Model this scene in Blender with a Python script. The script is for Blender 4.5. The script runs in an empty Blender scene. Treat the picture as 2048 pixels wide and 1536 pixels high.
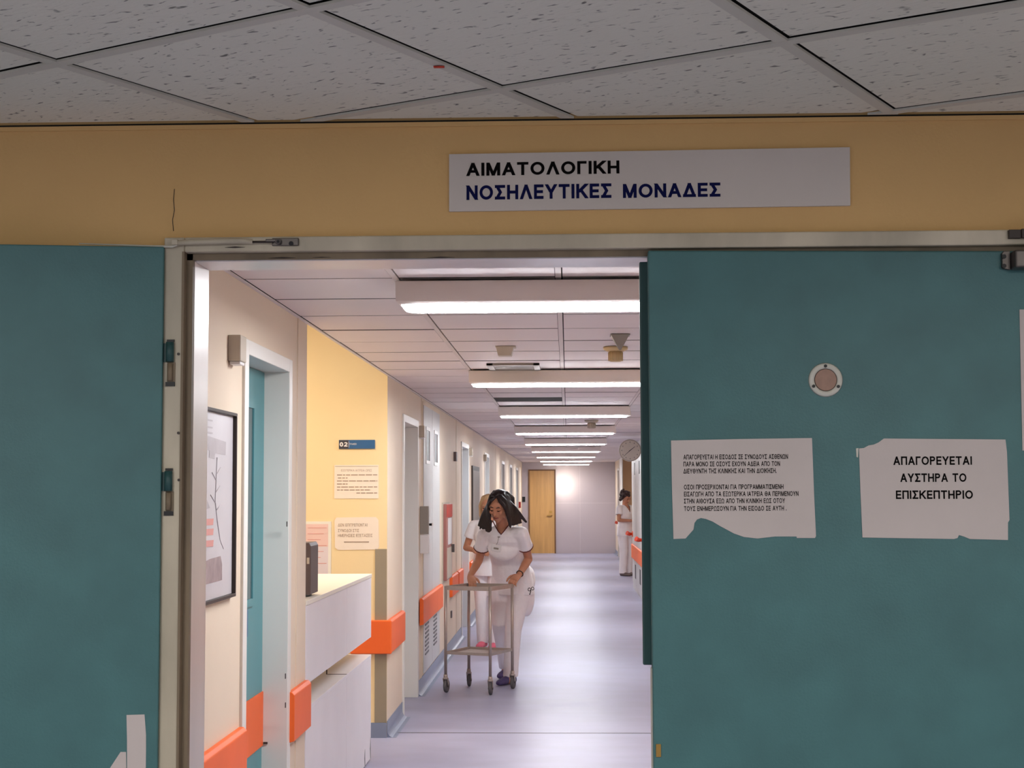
import bpy, bmesh, math, random
from mathutils import Vector, Matrix, Euler
random.seed(7)
S = bpy.context.scene
COL = S.collection
PI = math.pi

# ------------------------------------------------------------------ camera, world, exposure
EYE = Vector((0, 0, 1.645)); F = 3076.0
def _cam(yaw, pitch, roll):
    y, p, r = (math.radians(a) for a in (yaw, pitch, roll))
    fw = Vector((-math.sin(y)*math.cos(p), math.cos(y)*math.cos(p), math.sin(p)))
    rt = Vector((math.cos(y), math.sin(y), 0)); up = rt.cross(fw)
    return rt*math.cos(r)+up*math.sin(r), -rt*math.sin(r)+up*math.cos(r), fw
RT, UP, FW = _cam(2.05, 4.02, -0.2)
cd = bpy.data.cameras.new('camera'); cam = bpy.data.objects.new('camera', cd); COL.objects.link(cam)
cd.sensor_width = 36; cd.lens = F/2048*36; cd.clip_end = 200; cd.clip_start = .05
M = Matrix.Identity(4)
for i in range(3):
    M[i][0] = RT[i]; M[i][1] = UP[i]; M[i][2] = -FW[i]; M[i][3] = EYE[i]
cam.matrix_world = M
S.camera = cam
w = bpy.data.worlds.new('world'); S.world = w; w.use_nodes = True
bg = w.node_tree.nodes['Background']; bg.inputs[0].default_value = (.93, .93, 1.0, 1); bg.inputs[1].default_value = .10
S.view_settings.view_transform = 'Standard'; S.view_settings.look = 'None'
S.view_settings.exposure = 2.2; S.view_settings.gamma = 1; S.view_settings.use_curve_mapping = False
CORRIDOR_LIGHT = 10.2      # emission of the corridor ceiling lamps
NICHE_LIGHT = 2.3
LOBBY_FILL = 13  # emission of the unseen fill panels added to the lobby

def at(x, y, ax, val):
    "point of the place seen at (x, y) of the 2048x1536 photograph on a known plane (real-world measuring aid)"
    d = FW+RT*((x-1024)/F)-UP*((y-768)/F)
    i = 'XYZ'.index(ax); t = (val-EYE[i])/d[i]
    return EYE+d*t

# ------------------------------------------------------------------ materials
def lin(c): return tuple(((v/255)/12.92 if v <= 10 else ((v/255+.055)/1.055)**2.4) for v in c)
MATS = {}
def mat(name, rgb, rough=.5, metal=0, var=0, vscale=3, bump=0, bscale=60, emit=0, spec=.5, trans=0, ecol=None, stretch=None, coat=0):
    m = bpy.data.materials.new(name); m.use_nodes = True; nt = m.node_tree; b = nt.nodes['Principled BSDF']
    c = lin(rgb)
    b.inputs['Base Color'].default_value = (*c, 1); b.inputs['Roughness'].default_value = rough
    b.inputs['Metallic'].default_value = metal; b.inputs['Specular IOR Level'].default_value = spec
    b.inputs['Coat Weight'].default_value = coat
    tc = nt.nodes.new('ShaderNodeTexCoord'); mp = nt.nodes.new('ShaderNodeMapping'); nt.links.new(tc.outputs['Object'], mp.inputs[0])
    if stretch: mp.inputs['Scale'].default_value = stretch
    if var:
        n = nt.nodes.new('ShaderNodeTexNoise'); n.inputs['Scale'].default_value = vscale; n.inputs['Detail'].default_value = 5
        nt.links.new(mp.outputs[0], n.inputs['Vector'])
        r = nt.nodes.new('ShaderNodeValToRGB'); r.color_ramp.elements[0].position = .3; r.color_ramp.elements[1].position = .7
        r.color_ramp.elements[0].color = (*[v*(1-var) for v in c], 1); r.color_ramp.elements[1].color = (*[min(1, v*(1+var)) for v in c], 1)
        nt.links.new(n.outputs['Fac'], r.inputs[0]); nt.links.new(r.outputs[0], b.inputs['Base Color'])
    if bump:
        n2 = nt.nodes.new('ShaderNodeTexNoise'); n2.inputs['Scale'].default_value = bscale; n2.inputs['Detail'].default_value = 4
        nt.links.new(mp.outputs[0], n2.inputs['Vector'])
        bp = nt.nodes.new('ShaderNodeBump'); bp.inputs['Strength'].default_value = bump; bp.inputs['Distance'].default_value = .01
        nt.links.new(n2.outputs['Fac'], bp.inputs['Height']); nt.links.new(bp.outputs[0], b.inputs['Normal'])
    if emit:
        b.inputs['Emission Color'].default_value = (*(ecol or c), 1); b.inputs['Emission Strength'].default_value = emit
    MATS[name] = m
    return m
mat('ochre', (211, 171, 111), .75, var=.05, vscale=2, bump=.12, bscale=150)
mat('cream', (226, 207, 184), .6, var=.03, vscale=1.5, bump=.04, bscale=120)
mat('niche_yellow', (240, 214, 164), .7, var=.02, vscale=2)
mat('teal', (64, 108, 108), .5, var=.10, vscale=9, bump=.10, bscale=190)
mat('teal_dark', (36, 72, 71), .5, var=.06, vscale=8)
mat('teal_ward', (88, 150, 156), .4, var=.03)
mat('blue_ward', (128, 148, 168), .4, var=.03)
mat('frame_paint', (186, 175, 152), .45, var=.24, vscale=7, bump=.05, bscale=60, stretch=(1, 1, .35))
mat('frame_liner', (232, 226, 220), .28, var=.06, vscale=6, stretch=(1, 1, .3), metal=.35)
mat('frame_dirty', (120, 104, 82), .6, var=.25, vscale=14, stretch=(1, 1, .25))
mat('white_frame', (228, 224, 216), .4, var=.03, vscale=2)
mat('closet', (200, 198, 196), .4, var=.03, vscale=2)
mat('counter', (236, 231, 233), .35, var=.03, vscale=3)
mat('counter_top', (235, 228, 215), .4)
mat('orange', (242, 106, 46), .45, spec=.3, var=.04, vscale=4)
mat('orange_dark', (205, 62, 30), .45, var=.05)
mat('black', (16, 14, 14), .5)
mat('gap_shade', (10, 9, 9), .9)  # black standing in for shade in the ceiling gaps
mat('dark_brown', (52, 40, 34), .5)
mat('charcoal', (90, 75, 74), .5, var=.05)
mat('grey_plate', (150, 137, 116), .5, var=.04)
mat('signplate', (202, 192, 182), .5, var=.02)
mat('paper', (196, 185, 179), .75, var=.03, vscale=8, bump=.08, bscale=22)
mat('paper_light', (238, 222, 204), .7, var=.02, vscale=8)
mat('ink', (8, 5, 5), .8, spec=.1)
mat('ink_blue', (10, 16, 66), .7, spec=.1)
mat('ink_soft', (160, 138, 120), .7)
mat('ink_red', (214, 150, 140), .7)
mat('sign_blue', (38, 92, 140), .35)
mat('sign_navy', (50, 52, 66), .35)
mat('white', (232, 228, 226), .4)
mat('fixture', (240, 230, 224), .5)
mat('plastic', (196, 184, 166), .45)
mat('plastic_cream', (212, 186, 140), .45)
mat('plastic_grey', (150, 142, 132), .5)
mat('clock_face', (232, 222, 204), .5)
mat('steel', (184, 170, 160), .36, metal=.5, var=.06, vscale=20)
mat('steel_dark', (96, 90, 86), .4, metal=.8, var=.1, vscale=30)
mat('brass', (190, 150, 80), .3, metal=.8)
mat('rubber', (92, 88, 88), .6)
mat('wood', (206, 158, 96), .42, var=.10, vscale=5, stretch=(3, 3, .25))
mat('wood_dark', (120, 82, 46), .5, var=.1)
mat('tan_door', (172, 136, 98), .5, var=.04)
mat('uniform', (246, 240, 240), .8, var=.03, vscale=8, bump=.8, bscale=11)
mat('trousers', (244, 236, 236), .8, var=.03, vscale=8, bump=.8, bscale=9)
mat('maroon', (96, 34, 26), .6)
mat('skin', (194, 133, 101), .5, var=.04, vscale=12)
mat('lips', (140, 62, 52), .5)
mat('hair', (30, 16, 15), .38, var=.3, vscale=40, bump=.2, bscale=120, stretch=(1, 1, .15))
mat('hair_brown', (58, 32, 26), .5, var=.3, vscale=30, bump=.4, bscale=60)
mat('hair_blonde', (196, 160, 118), .5, var=.2, vscale=30, stretch=(1, 1, .2))
mat('shoe_purple', (72, 58, 108), .5)
mat('shoe_pink', (222, 100, 124), .5)
mat('shoe_grey', (120, 104, 98), .6)
mat('red', (196, 36, 22), .4)
mat('glass_dark', (66, 92, 96), .12, spec=.6)
mat('grey_slot', (92, 90, 90), .4)
mat('lamp', (255, 255, 255), .5, emit=CORRIDOR_LIGHT, ecol=(1.0, 1.04, 1.10))
mat('lamp_warm', (255, 240, 215), .5, emit=NICHE_LIGHT, ecol=(1.0, .88, .70))
mat('fill_lobby', (255, 255, 255), .5, emit=LOBBY_FILL, ecol=(1.0, .97, .93))
mat('cove', (128, 138, 160), .35, var=.05)
mat('tile_metal', (232, 222, 222), .55, var=.02, vscale=2)
mat('bar', (222, 212, 210), .5)
mat('bar_lobby', (200, 197, 184), .6, var=.03)

def floor_mat():
    m = mat('floor', (176, 172, 194), .3); nt = m.node_tree; b = nt.nodes['Principled BSDF']
    tc = [n for n in nt.nodes if n.type == 'TEX_COORD'][0]; mp = [n for n in nt.nodes if n.type == 'MAPPING'][0]
    mp.inputs['Scale'].default_value = (.8, 1.6, 1)
    n = nt.nodes.new('ShaderNodeTexNoise'); n.inputs['Scale'].default_value = 2.2; n.inputs['Detail'].default_value = 3
    nt.links.new(mp.outputs[0], n.inputs['Vector'])
    r = nt.nodes.new('ShaderNodeValToRGB'); a = lin((155, 153, 174)); c = lin((168, 166, 188))
    r.color_ramp.elements[0].position = .35; r.color_ramp.elements[1].position = .65
    r.color_ramp.elements[0].color = (*a, 1); r.color_ramp.elements[1].color = (*c, 1)
    nt.links.new(n.outputs['Fac'], r.inputs[0]); nt.links.new(r.outputs[0], b.inputs['Base Color'])
    r2 = nt.nodes.new('ShaderNodeMapRange'); r2.inputs[3].default_value = .28; r2.inputs[4].default_value = .46; b.inputs['Specular IOR Level'].default_value = .22
    nt.links.new(n.outputs['Fac'], r2.inputs[0]); nt.links.new(r2.outputs[0], b.inputs['Roughness'])
floor_mat()
def fissure_mat():
    m = mat('tile_fissured', (222, 220, 205), .85); nt = m.node_tree; b = nt.nodes['Principled BSDF']
    mp = [n for n in nt.nodes if n.type == 'MAPPING'][0]; mp.inputs['Scale'].default_value = (34, 105, 1)
    dist = nt.nodes.new('ShaderNodeTexNoise'); dist.inputs['Scale'].default_value = .35
    nt.links.new(mp.outputs[0], dist.inputs['Vector'])
    add = nt.nodes.new('ShaderNodeVectorMath'); add.operation = 'MULTIPLY_ADD'; add.inputs[1].default_value = (1.6, 4, 0)
    nt.links.new(dist.outputs['Color'], add.inputs[0]); nt.links.new(mp.outputs[0], add.inputs[2])
    v = nt.nodes.new('ShaderNodeTexNoise'); v.inputs['Scale'].default_value = 1.0; v.inputs['Detail'].default_value = 2.5
    nt.links.new(add.outputs[0], v.inputs['Vector'])
    r = nt.nodes.new('ShaderNodeValToRGB'); r.color_ramp.elements[0].position = .62; r.color_ramp.elements[1].position = .70
    c = lin((222, 220, 205)); r.color_ramp.elements[0].color = (*c, 1); r.color_ramp.elements[1].color = (*[x*.25 for x in c], 1)
    nt.links.new(v.outputs['Fac'], r.inputs[0]); nt.links.new(r.outputs[0], b.inputs['Base Color'])
    bp = nt.nodes.new('ShaderNodeBump'); bp.inputs['Strength'].default_value = .5; bp.inputs['Distance'].default_value = .003; bp.invert = True
    nt.links.new(v.outputs['Fac'], bp.inputs['Height']); nt.links.new(bp.outputs[0], b.inputs['Normal'])
fissure_mat()
def frosted_mat():  # translucency put in so the added lamp glows through the end wall
    m = mat('frosted', (196, 182, 186), .4); nt = m.node_tree; b = nt.nodes['Principled BSDF']; out = nt.nodes['Material Output']
    tr = nt.nodes.new('ShaderNodeBsdfTranslucent'); tr.inputs[0].default_value = (.95, .9, .86, 1)
    mx = nt.nodes.new('ShaderNodeMixShader'); mx.inputs[0].default_value = .22
    nt.links.new(b.outputs[0], mx.inputs[1]); nt.links.new(tr.outputs[0], mx.inputs[2]); nt.links.new(mx.outputs[0], out.inputs[0])
frosted_mat()

# ------------------------------------------------------------------ mesh helpers
class MB:
    def __init__(s): s.bm = bmesh.new(); s.mi = 0
    def _tag(s, faces):
        for f in faces: f.material_index = s.mi
    def box(s, x0, x1, y0, y1, z0, z1, mi=0, rot=None, piv=None):
        vs = [s.bm.verts.new((x, y, z)) for x in (x0, x1) for y in (y0, y1) for z in (z0, z1)]
        fs = [(0, 1, 3, 2), (4, 6, 7, 5), (0, 4, 5, 1), (2, 3, 7, 6), (0, 2, 6, 4), (1, 5, 7, 3)]
        for f in fs: s.bm.faces.new([vs[i] for i in f]).material_index = mi
        if rot is not None:
            for v in vs: v.co = rot @ (v.co-piv)+piv
        return s
    def prism(s, poly, vec, mi=0):
        vec = Vector(vec); a = [s.bm.verts.new(p) for p in poly]; b = [s.bm.verts.new(Vector(p)+vec) for p in poly]
        n = len(poly)
        s.bm.faces.new(a).material_index = mi; s.bm.faces.new(b[::-1]).material_index = mi
        for i in range(n): s.bm.faces.new([a[i], b[i], b[(i+1) % n], a[(i+1) % n]]).material_index = mi
        return s
    def tube(s, pts, rad, seg=10, mi=0, cap=True, closed=False):
        pts = [Vector(p) for p in pts]; rings = []; n = len(pts)
        rr = rad if isinstance(rad, (list, tuple)) else [rad]*n
        ref = None
        for i, p in enumerate(pts):
            if closed: t = pts[(i+1) % n]-pts[i-1]
            else: t = pts[min(i+1, n-1)]-pts[max(i-1, 0)]
            t.normalize()
            if ref is None: ref = t.orthogonal().normalized()
            u = (ref-t*ref.dot(t))
            u = t.orthogonal().normalized() if u.length < 1e-5 else u.normalized()
            ref = u; v = t.cross(u)
            rings.append([s.bm.verts.new(p+(u*math.cos(a)+v*math.sin(a))*rr[i]) for a in [2*PI*k/seg for k in range(seg)]])
        for i in range(n if closed else n-1):
            A, B = rings[i], rings[(i+1) % n]
            for k in range(seg):
                f = s.bm.faces.new([A[k], A[(k+1) % seg], B[(k+1) % seg], B[k]]); f.smooth = True; f.material_index = mi
        if cap and not closed:
            s.bm.faces.new(rings[0][::-1]).material_index = mi; s.bm.faces.new(rings[-1]).material_index = mi
        return s
    def loft(s, secs, seg=28, mi=0):
        "secs: (center, half-axis vector a, half-axis vector b)"
        rings = []
        for c, a, b in secs:
            c, a, b = Vector(c), Vector(a), Vector(b)
            rings.append([s.bm.verts.new(c+a*math.cos(2*PI*k/seg)+b*math.sin(2*PI*k/seg)) for k in range(seg)])
        for i in range(len(rings)-1):
            A, B = rings[i], rings[i+1]
            for k in range(seg):
                f = s.bm.faces.new([A[k], A[(k+1) % seg], B[(k+1) % seg], B[k]]); f.smooth = True; f.material_index = mi
        s.bm.faces.new(rings[0][::-1]); s.bm.faces.new(rings[-1])
        return s
    def cyl(s, p0, p1, r0, r1=None, seg=24, mi=0):
        return s.tube([p0, p1], [r0, r0 if r1 is None else r1], seg, mi)
    def ell(s, c, r, rot=None, sub=3, mi=0):
        m = Matrix.Translation(Vector(c)) @ (rot.to_4x4() if rot is not None else Matrix.Identity(4)) @ Matrix.Diagonal((*((r, r, r) if isinstance(r, (int, float)) else r), 1))
        d = bmesh.ops.create_icosphere(s.bm, subdivisions=sub, radius=1, matrix=m)
        fs = set(f for v in d['verts'] for f in v.link_faces)
        for f in fs: f.smooth = True; f.material_index = mi
        return s
    def cap(s, p0, r0, p1, r1, seg=14):
        p0, p1 = Vector(p0), Vector(p1)
        s.ell(p0, r0, sub=2); s.ell(p1, r1, sub=2); s.tube([p0, p1], [r0, r1], seg)
        return s
    def build(s, name, mats, parent=None, bevel=0, smooth=False):
        me = bpy.data.meshes.new(name)
        bmesh.ops.recalc_face_normals(s.bm, faces=s.bm.faces)
        s.bm.to_mesh(me); s.bm.free()
        for m in (mats if isinstance(mats, (list, tuple)) else [mats]): me.materials.append(MATS[m])
        o = bpy.data.objects.new(name, me); COL.objects.link(o)
        if parent is not None: o.parent = parent
        if bevel:
            b = o.modifiers.new('bevel', 'BEVEL'); b.width = bevel; b.segments = 3; b.limit_method = 'ANGLE'; b.angle_limit = math.radians(40)
        if smooth:
            for p in me.polygons: p.use_smooth = True
        return o
def remeshed(mb, name, m, parent, voxel=.006, smooth=4, cut=None):
    "union of overlapping closed shapes into one continuous surface"
    o = mb.build(name, m)
    r = o.modifiers.new('r', 'REMESH'); r.mode = 'VOXEL'; r.voxel_size = voxel; r.use_smooth_shade = True
    if smooth: sm = o.modifiers.new('s', 'SMOOTH'); sm.iterations = smooth; sm.factor = .5
    dg = bpy.context.evaluated_depsgraph_get(); dg.update()
    me = bpy.data.meshes.new_from_object(o.evaluated_get(dg))
    old = o.data; o.modifiers.clear(); o.data = me; bpy.data.meshes.remove(old); me.name = name
    if not me.materials: me.materials.append(MATS[m])
    if cut:
        bm = bmesh.new(); bm.from_mesh(me)
        bmesh.ops.delete(bm, geom=[f for f in bm.faces if cut(f.calc_center_median())], context='FACES')
        bm.to_mesh(me); bm.free()
    for p in me.polygons: p.use_smooth = True
    if parent is not None: o.parent = parent
    return o
def tag(o, label=None, cat=None, group=None, kind=None):
    if label: o['label'] = label
    if cat: o['category'] = cat
    if group: o['group'] = group
    if kind: o['kind'] = kind
    return o
def thing(name, label, cat, loc=(0, 0, 0), group=None, kind=None):
    o = bpy.data.objects.new(name, None); o.empty_display_size = .1; COL.objects.link(o)
    o['_loc'] = list(loc)
    return tag(o, label, cat, group, kind)
ORIG = []
def settle():
    "put every thing's empty at its own base while its parts keep their place"
    for o in list(COL.objects):
        if o.type == 'EMPTY' and '_loc' in o.keys():
            l = Vector(o['_loc']); del o['_loc']
            o.location = l
            for c in [c for c in COL.objects if c.parent == o]:
                c.matrix_parent_inverse = Matrix.Translation(-l)
def struct(o, label, cat='wall'): return tag(o, label, cat, kind='structure')
# capital letters drawn as strokes: width, then polylines in a box one unit high; 'o' = ellipse (cx, cy, rx, ry)
GL = {
 'Α': (.86, [[(0, 0), (.5, 1)], [(.5, 1), (1, 0)], [(.2, .3), (.8, .3)]]), 'Λ': (.84, [[(0, 0), (.5, 1)], [(.5, 1), (1, 0)]]),
 'Δ': (.86, [[(0, 0), (.5, 1)], [(.5, 1), (1, 0)], [(0, 0), (1, 0)]]), 'Γ': (.62, [[(0, 0), (0, 1)], [(0, 1), (1, 1)]]),
 'Ε': (.66, [[(0, 0), (0, 1)], [(0, 1), (1, 1)], [(0, .5), (.92, .5)], [(0, 0), (1, 0)]]), 'Η': (.78, [[(0, 0), (0, 1)], [(1, 0), (1, 1)], [(0, .5), (1, .5)]]),
 'Θ': (.94, ['o', [(.25, .5), (.75, .5)]]), 'Ι': (.17, [[(.5, 0), (.5, 1)]]), 'Κ': (.80, [[(0, 0), (0, 1)], [(.05, .38), (.98, 1)], [(.36, .60), (1, 0)]]),
 'Μ': (.92, [[(0, 0), (0, 1)], [(.03, 1), (.5, 0)], [(.5, 0), (.97, 1)], [(1, 0), (1, 1)]]), 'Ν': (.78, [[(0, 0), (0, 1)], [(0, 1), (1, 0)], [(1, 0), (1, 1)]]),
 'Ξ': (.70, [[(0, 1), (1, 1)], [(.1, .5), (.9, .5)], [(0, 0), (1, 0)]]), 'Ο': (.94, ['o']), 'Π': (.78, [[(0, 0), (0, 1)], [(0, 1), (1, 1)], [(1, 0), (1, 1)]]),
 'Ρ': (.70, [[(0, 0), (0, 1)], 'p']), 'Σ': (.72, [[(0, 1), (1, 1)], [(.05, 1), (.55, .5)], [(.55, .5), (.05, 0)], [(0, 0), (1, 0)]]),
 'Τ': (.76, [[(0, 1), (1, 1)], [(.5, 0), (.5, 1)]]), 'Υ': (.80, [[(.5, 0), (.5, .45)], [(.5, .42), (0, 1)], [(.5, .42), (1, 1)]]),
 'Φ': (.94, [[(.5, 0), (.5, 1)], 'f']), 'Χ': (.80, [[(0, 0), (1, 1)], [(0, 1), (1, 0)]]), 'Ω': (.92, ['w', [(0, 0), (.32, 0)], [(.68, 0), (1, 0)]]),
 '0': (.66, ['o']), '2': (.66, ['2', [(.06, .06), (.9, .55)], [(0, 0), (1, 0)]]), '.': (.16, [[(.5, -.02), (.5, .08)]]), ' ': (.36, [])}
def text(name, s, x0, zc, h, width, y, m, parent, bold=.02, slope=0, align='l'):
    "a line of capitals of height h fitted to width, as one flat mesh on the plane at depth y"
    t = .11+bold*2.6; gap = .13; adv = 0; polys = []
    def seg(ox, w, a, b):
        (ax, ay), (bx, by) = a, b; k = lambda u, v: (ox+t/2+u*(w-t), t/2+v*(1-t))
        p, q = k(ax, ay), k(bx, by); dx, dy = q[0]-p[0], q[1]-p[1]; L = math.hypot(dx, dy)
        if abs(dx) < 1e-6: y0, y1 = min(p[1], q[1])-t/2, max(p[1], q[1])+t/2; return [(p[0]-t/2, y0), (p[0]+t/2, y0), (p[0]+t/2, y1), (p[0]-t/2, y1)]
        if abs(dy) < 1e-6: x_0, x_1 = min(p[0], q[0])-t/2, max(p[0], q[0])+t/2; return [(x_0, p[1]-t/2), (x_1, p[1]-t/2), (x_1, p[1]+t/2), (x_0, p[1]+t/2)]
        hw = t*L/abs(dy)/2
        if ay > by: p, q = q, p
        s_ = (q[0]-p[0])/(q[1]-p[1]); e0 = t/2 if min(ay, by) < .01 else 0; e1 = t/2 if max(ay, by) > .99 else 0
        p = (p[0]-s_*e0*.4, p[1]-e0); q = (q[0]+s_*e1*.4, q[1]+e1)
        return [(p[0]-hw, p[1]), (p[0]+hw, p[1]), (q[0]+hw, q[1]), (q[0]-hw, q[1])]
    def arc(cx, cy, rx, ry, a0, a1, n=22):
        for i in range(n):
            A, B = (math.radians(a0+(a1-a0)*v/n) for v in (i, i+1))
            polys.append([(cx+rx*math.cos(A), cy+ry*math.sin(A)), (cx+rx*math.cos(B), cy+ry*math.sin(B)), (cx+(rx-t)*math.cos(B), cy+(ry-t)*math.sin(B)), (cx+(rx-t)*math.cos(A), cy+(ry-t)*math.sin(A))])
    for ch in s:
        w, strokes = GL[ch]; w = max(w, t) if ch != ' ' else w
        for st in strokes:
            if st == 'o': arc(adv+w/2, .5, w/2, .5, 0, 360)
            elif st == 'p':
                r_ = .29; arc(adv+w-r_-.02, 1-r_, r_, r_, -90, 90, 12)
                for v in (1-t, 1-2*r_): polys.append([(adv, v), (adv+w-r_, v), (adv+w-r_, v+t), (adv, v+t)])
            elif st == 'f': arc(adv+w/2, .5, w/2, .33, 0, 360)
            elif st == 'w': arc(adv+w/2, .56, w/2-.02, .44, -52, 232)
            elif st == '2': arc(adv+w/2, .70, w/2-.01, .30, -40, 165, 14)
            else: polys.append(seg(adv, w, *st))
        adv += w+gap
    adv -= gap; k = width/adv
    if align == 'c': x0 -= width/2
    bm = bmesh.new()
    for n_, pl in enumerate(polys):
        bm.faces.new([bm.verts.new((x0+px*k, y-.000004*(n_ % 5), zc+(py-.5)*h+px*k*slope)) for px, py in pl])
    me = bpy.data.meshes.new(name); bm.to_mesh(me); bm.free(); me.materials.append(MATS[m])
    o = bpy.data.objects.new(name, me); COL.objects.link(o); o.parent = parent
    return o

# ------------------------------------------------------------------ measures of the place
CEIL = 2.445; LX = -1.225; RX = 1.28; WF = 3.265; WB = 3.41; END = 41.5
N0, N1 = 7.19, 10.45          # niche in the left wall
# ------------------------------------------------------------------ structure
fl = MB().box(-4, 4, -3, WB, -.05, 0).box(-4.2, 2.4, WB, END+.1, -.05, 0).build('floor', 'floor'); struct(fl, 'lavender grey vinyl floor of the corridor and lobby', 'floor')
MB().box(LX+.02, RX, 10.655, 10.672, 0, .0015).build('floor_joint', 'steel_dark', fl)

w1 = MB()
w1.box(-4, -.850, WF, WB, 0, 2.8).box(1.27, 4, WF, WB, 0, 2.8).box(-.850, 1.27, WF, WB, 2.19, 2.8)
wall = w1.build('wall_front', 'ochre'); struct(wall, 'dim ochre yellow wall around the entrance doorway')
cr = [at(x, y, 'Y', WF-.0005) for x, y in ((349, 378), (347, 400), (349, 420), (345, 440), (347, 462))]
tag(MB().tube(cr, .0008, 6).build('crack', 'dark_brown', wall), 'thin vertical crack in the paint')
pl = MB().box(-4, 4, WF-.006, WF, 2.432, 2.4415).box(-4, 4, WF-.004, WF, 2.4415, 2.4455, 1).build('trim_2', ['ochre', 'gap_shade']); struct(pl, 'thin wall angle under the lobby ceiling', 'trim')  # upper strip is black, shade painted in right below the ceiling

def left_seg(y0, y1, z0=0, z1=2.8): WL.box(LX-.14, LX, y0, y1, z0, z1)
WL = MB()
doorsL = [(5.80, 6.70), (11.45, 12.50), (17.75, 18.95), (22.7, 23.9), (28.6, 29.7), (32.6, 33.8), (36.6, 37.8)]
y = WB
for a, b in doorsL:
    if a < N0 < b: pass
    if y < N0 and a > N1: left_seg(y, N0); y = N1
    left_seg(y, a); left_seg(a, b, 2.195, 2.8); y = b
left_seg(y, END)
wl = WL.build('wall_left', 'cream'); struct(wl, 'cream painted left wall of the corridor')
# vertical cover strips of the wall panels
for yy in (6.93, 12.86, 16.9, 26.2):
    MB().box(LX, LX+.004, yy, yy+.03, .1, 2.44).build('joint_strip', 'cream', wl)
# niche
nw = MB().box(-4.2, LX-.001, N1-.002, N1+.12, 0, 3.0)
nw.box(-4.2, LX-.14, N0-.12, N0, 0, 3.0).box(-4.32, -4.2, N0-.12, N1+.12, 0, 3.0)
n_ = nw.build('wall_niche', 'niche_yellow'); struct(n_, 'brightly lit yellow wall behind the reception counter')
struct(MB().box(-4.2, LX-.14, N0, N1, 3.0, 3.05).build('ceiling_niche', 'white'), 'plain white ceiling above the reception niche', 'ceiling')

# right wall, with a cupboard block standing forward
WR = MB()
doorsR = [(8.0, 9.1), (14.2, 15.4), (38.2, 39.6)]
A0, A1 = 26.72, 35.8
y = WB
for a, b in doorsR:
    if y < A0 < a: WR.box(RX, RX+.14, y, A0, 0, 2.8); y = A1
    WR.box(RX, RX+.14, y, a, 0, 2.8).box(RX, RX+.14, a, b, 2.195, 2.8); y = b
WR.box(RX, RX+.14, y, END, 0, 2.8)
WR.box(1.80, 1.94, A0-.14, A1+.14, 0, 2.8).box(RX+.14, 1.80, A0-.14, A0, 0, 2.8)
struct(MB().box(RX+.002, 1.80, A1-.004, A1+.139, 0, 2.8).build('wall_alcove', 'tan_door'), 'tan far side of the alcove behind the distant nurse')
struct(MB().box(RX, 1.94, A0-.14, A1+.14, CEIL+.001, CEIL+.05).build('ceiling_alcove', 'tile_metal'), 'plain ceiling of the right alcove', 'ceiling')
struct(MB().box(RX-.02, RX+.002, A1-.02, A1+1.6, 0, 2.44).build('trim_3', 'white_frame'), 'white pilaster beyond the alcove', 'trim')
struct(WR.build('wall_right', 'cream'), 'cream painted right wall of the corridor')

# end wall
ew = thing('wall_back', 'lilac grey panelled wall closing the far end of the corridor', 'wall', (0, END, 0), kind='structure')
MB().box(LX-.2, -1.055, END, END+.08, 0, 2.8).box(-1.055, -.32, END, END+.08, 2.25, 2.8).build('plaster', 'frosted', ew)
MB().box(-.32, RX+.2, END, END+.03, 0, 2.8).build('glow_panel', 'frosted', ew)
MB().box(-.32, RX, END-.004, END, 1.34, 1.348).box(.33, .336, END-.004, END, 0, CEIL).build('panel_joint', 'tile_metal', ew)
d = thing('door_9', 'light wooden door at the far end of the corridor', 'door', (-.68, END, 0), kind='structure')
MB().box(-1.055, -1.02, END-.03, END+.06, 0, 2.25).box(-.355, -.32, END-.03, END+.06, 0, 2.25).box(-1.02, -.355, END-.03, END+.06, 2.215, 2.25).build('door_frame', 'wood_dark', d)
MB().box(-1.02, -.355, END-.005, END+.04, .005, 2.215).build('door_leaf', 'wood', d)
MB().box(-.56, -.42, END-.05, END-.03, 1.0, 1.025).box(-.44, -.42, END-.05, END-.005, 1.0, 1.025).box(-.50, -.42, END-.012, END-.004, 1.08, 1.14).build('handle', 'brass', d)
struct(MB().box(-.1, .1, END+.55, END+.6, 1.75, 1.95).build('added_lamp_beyond', 'lamp'), 'unseen lamp added behind the end wall for its glow', 'lamp')
bl = bpy.data.lights.new('added_glow_light', 'AREA'); bl.energy = 11; bl.size = .3; bl.color = (1, .93, .86)
bo = bpy.data.objects.new('added_glow_light', bl); COL.objects.link(bo); bo.location = (-.12, END+.45, 1.86); bo.rotation_euler = (-PI/2, 0, 0)  # added light behind the panel, makes the bright spot beside the door

# corridor ceiling: metal tiles on bars, black sheet close above paints the shade in the gaps
xs = [LX, -.64, -.03, .58, RX]; y0 = 5.70-.61*4
cm = MB(); cm.box(LX, RX+.14, WB, END, CEIL+.0055, CEIL+.06, 1)
k = 0
while y0+.61*k < END:
    a = max(WB, y0+.61*k); b = min(END, y0+.61*(k+1)); k += 1
    if b <= WB: continue
    for i in range(4):
        if i == 1 and 12.8 < a < 13.2: continue
        xa = xs[i]+(.016 if i else .018); xb = xs[i+1]-(.013 if i < 3 else .016)
        dz = random.uniform(0, .0025); g = .011+random.uniform(0, .004)
        if i in (0, 3):
            cm.box(xa, xb, a+g, b-g, CEIL+dz, CEIL+.0012+dz, 0)
        else: cm.box(xa, xb, a+g, b-g, CEIL+dz, CEIL+.0012+dz, 0)
for x in xs[1:4]: cm.box(x-.011, x+.011, WB, END, CEIL-.001, CEIL+.012, 2)
cm.box(LX, LX+.014, WB, END, CEIL-.006, CEIL, 2).box(RX-.014, RX, WB, END, CEIL-.006, CEIL, 2)
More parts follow.
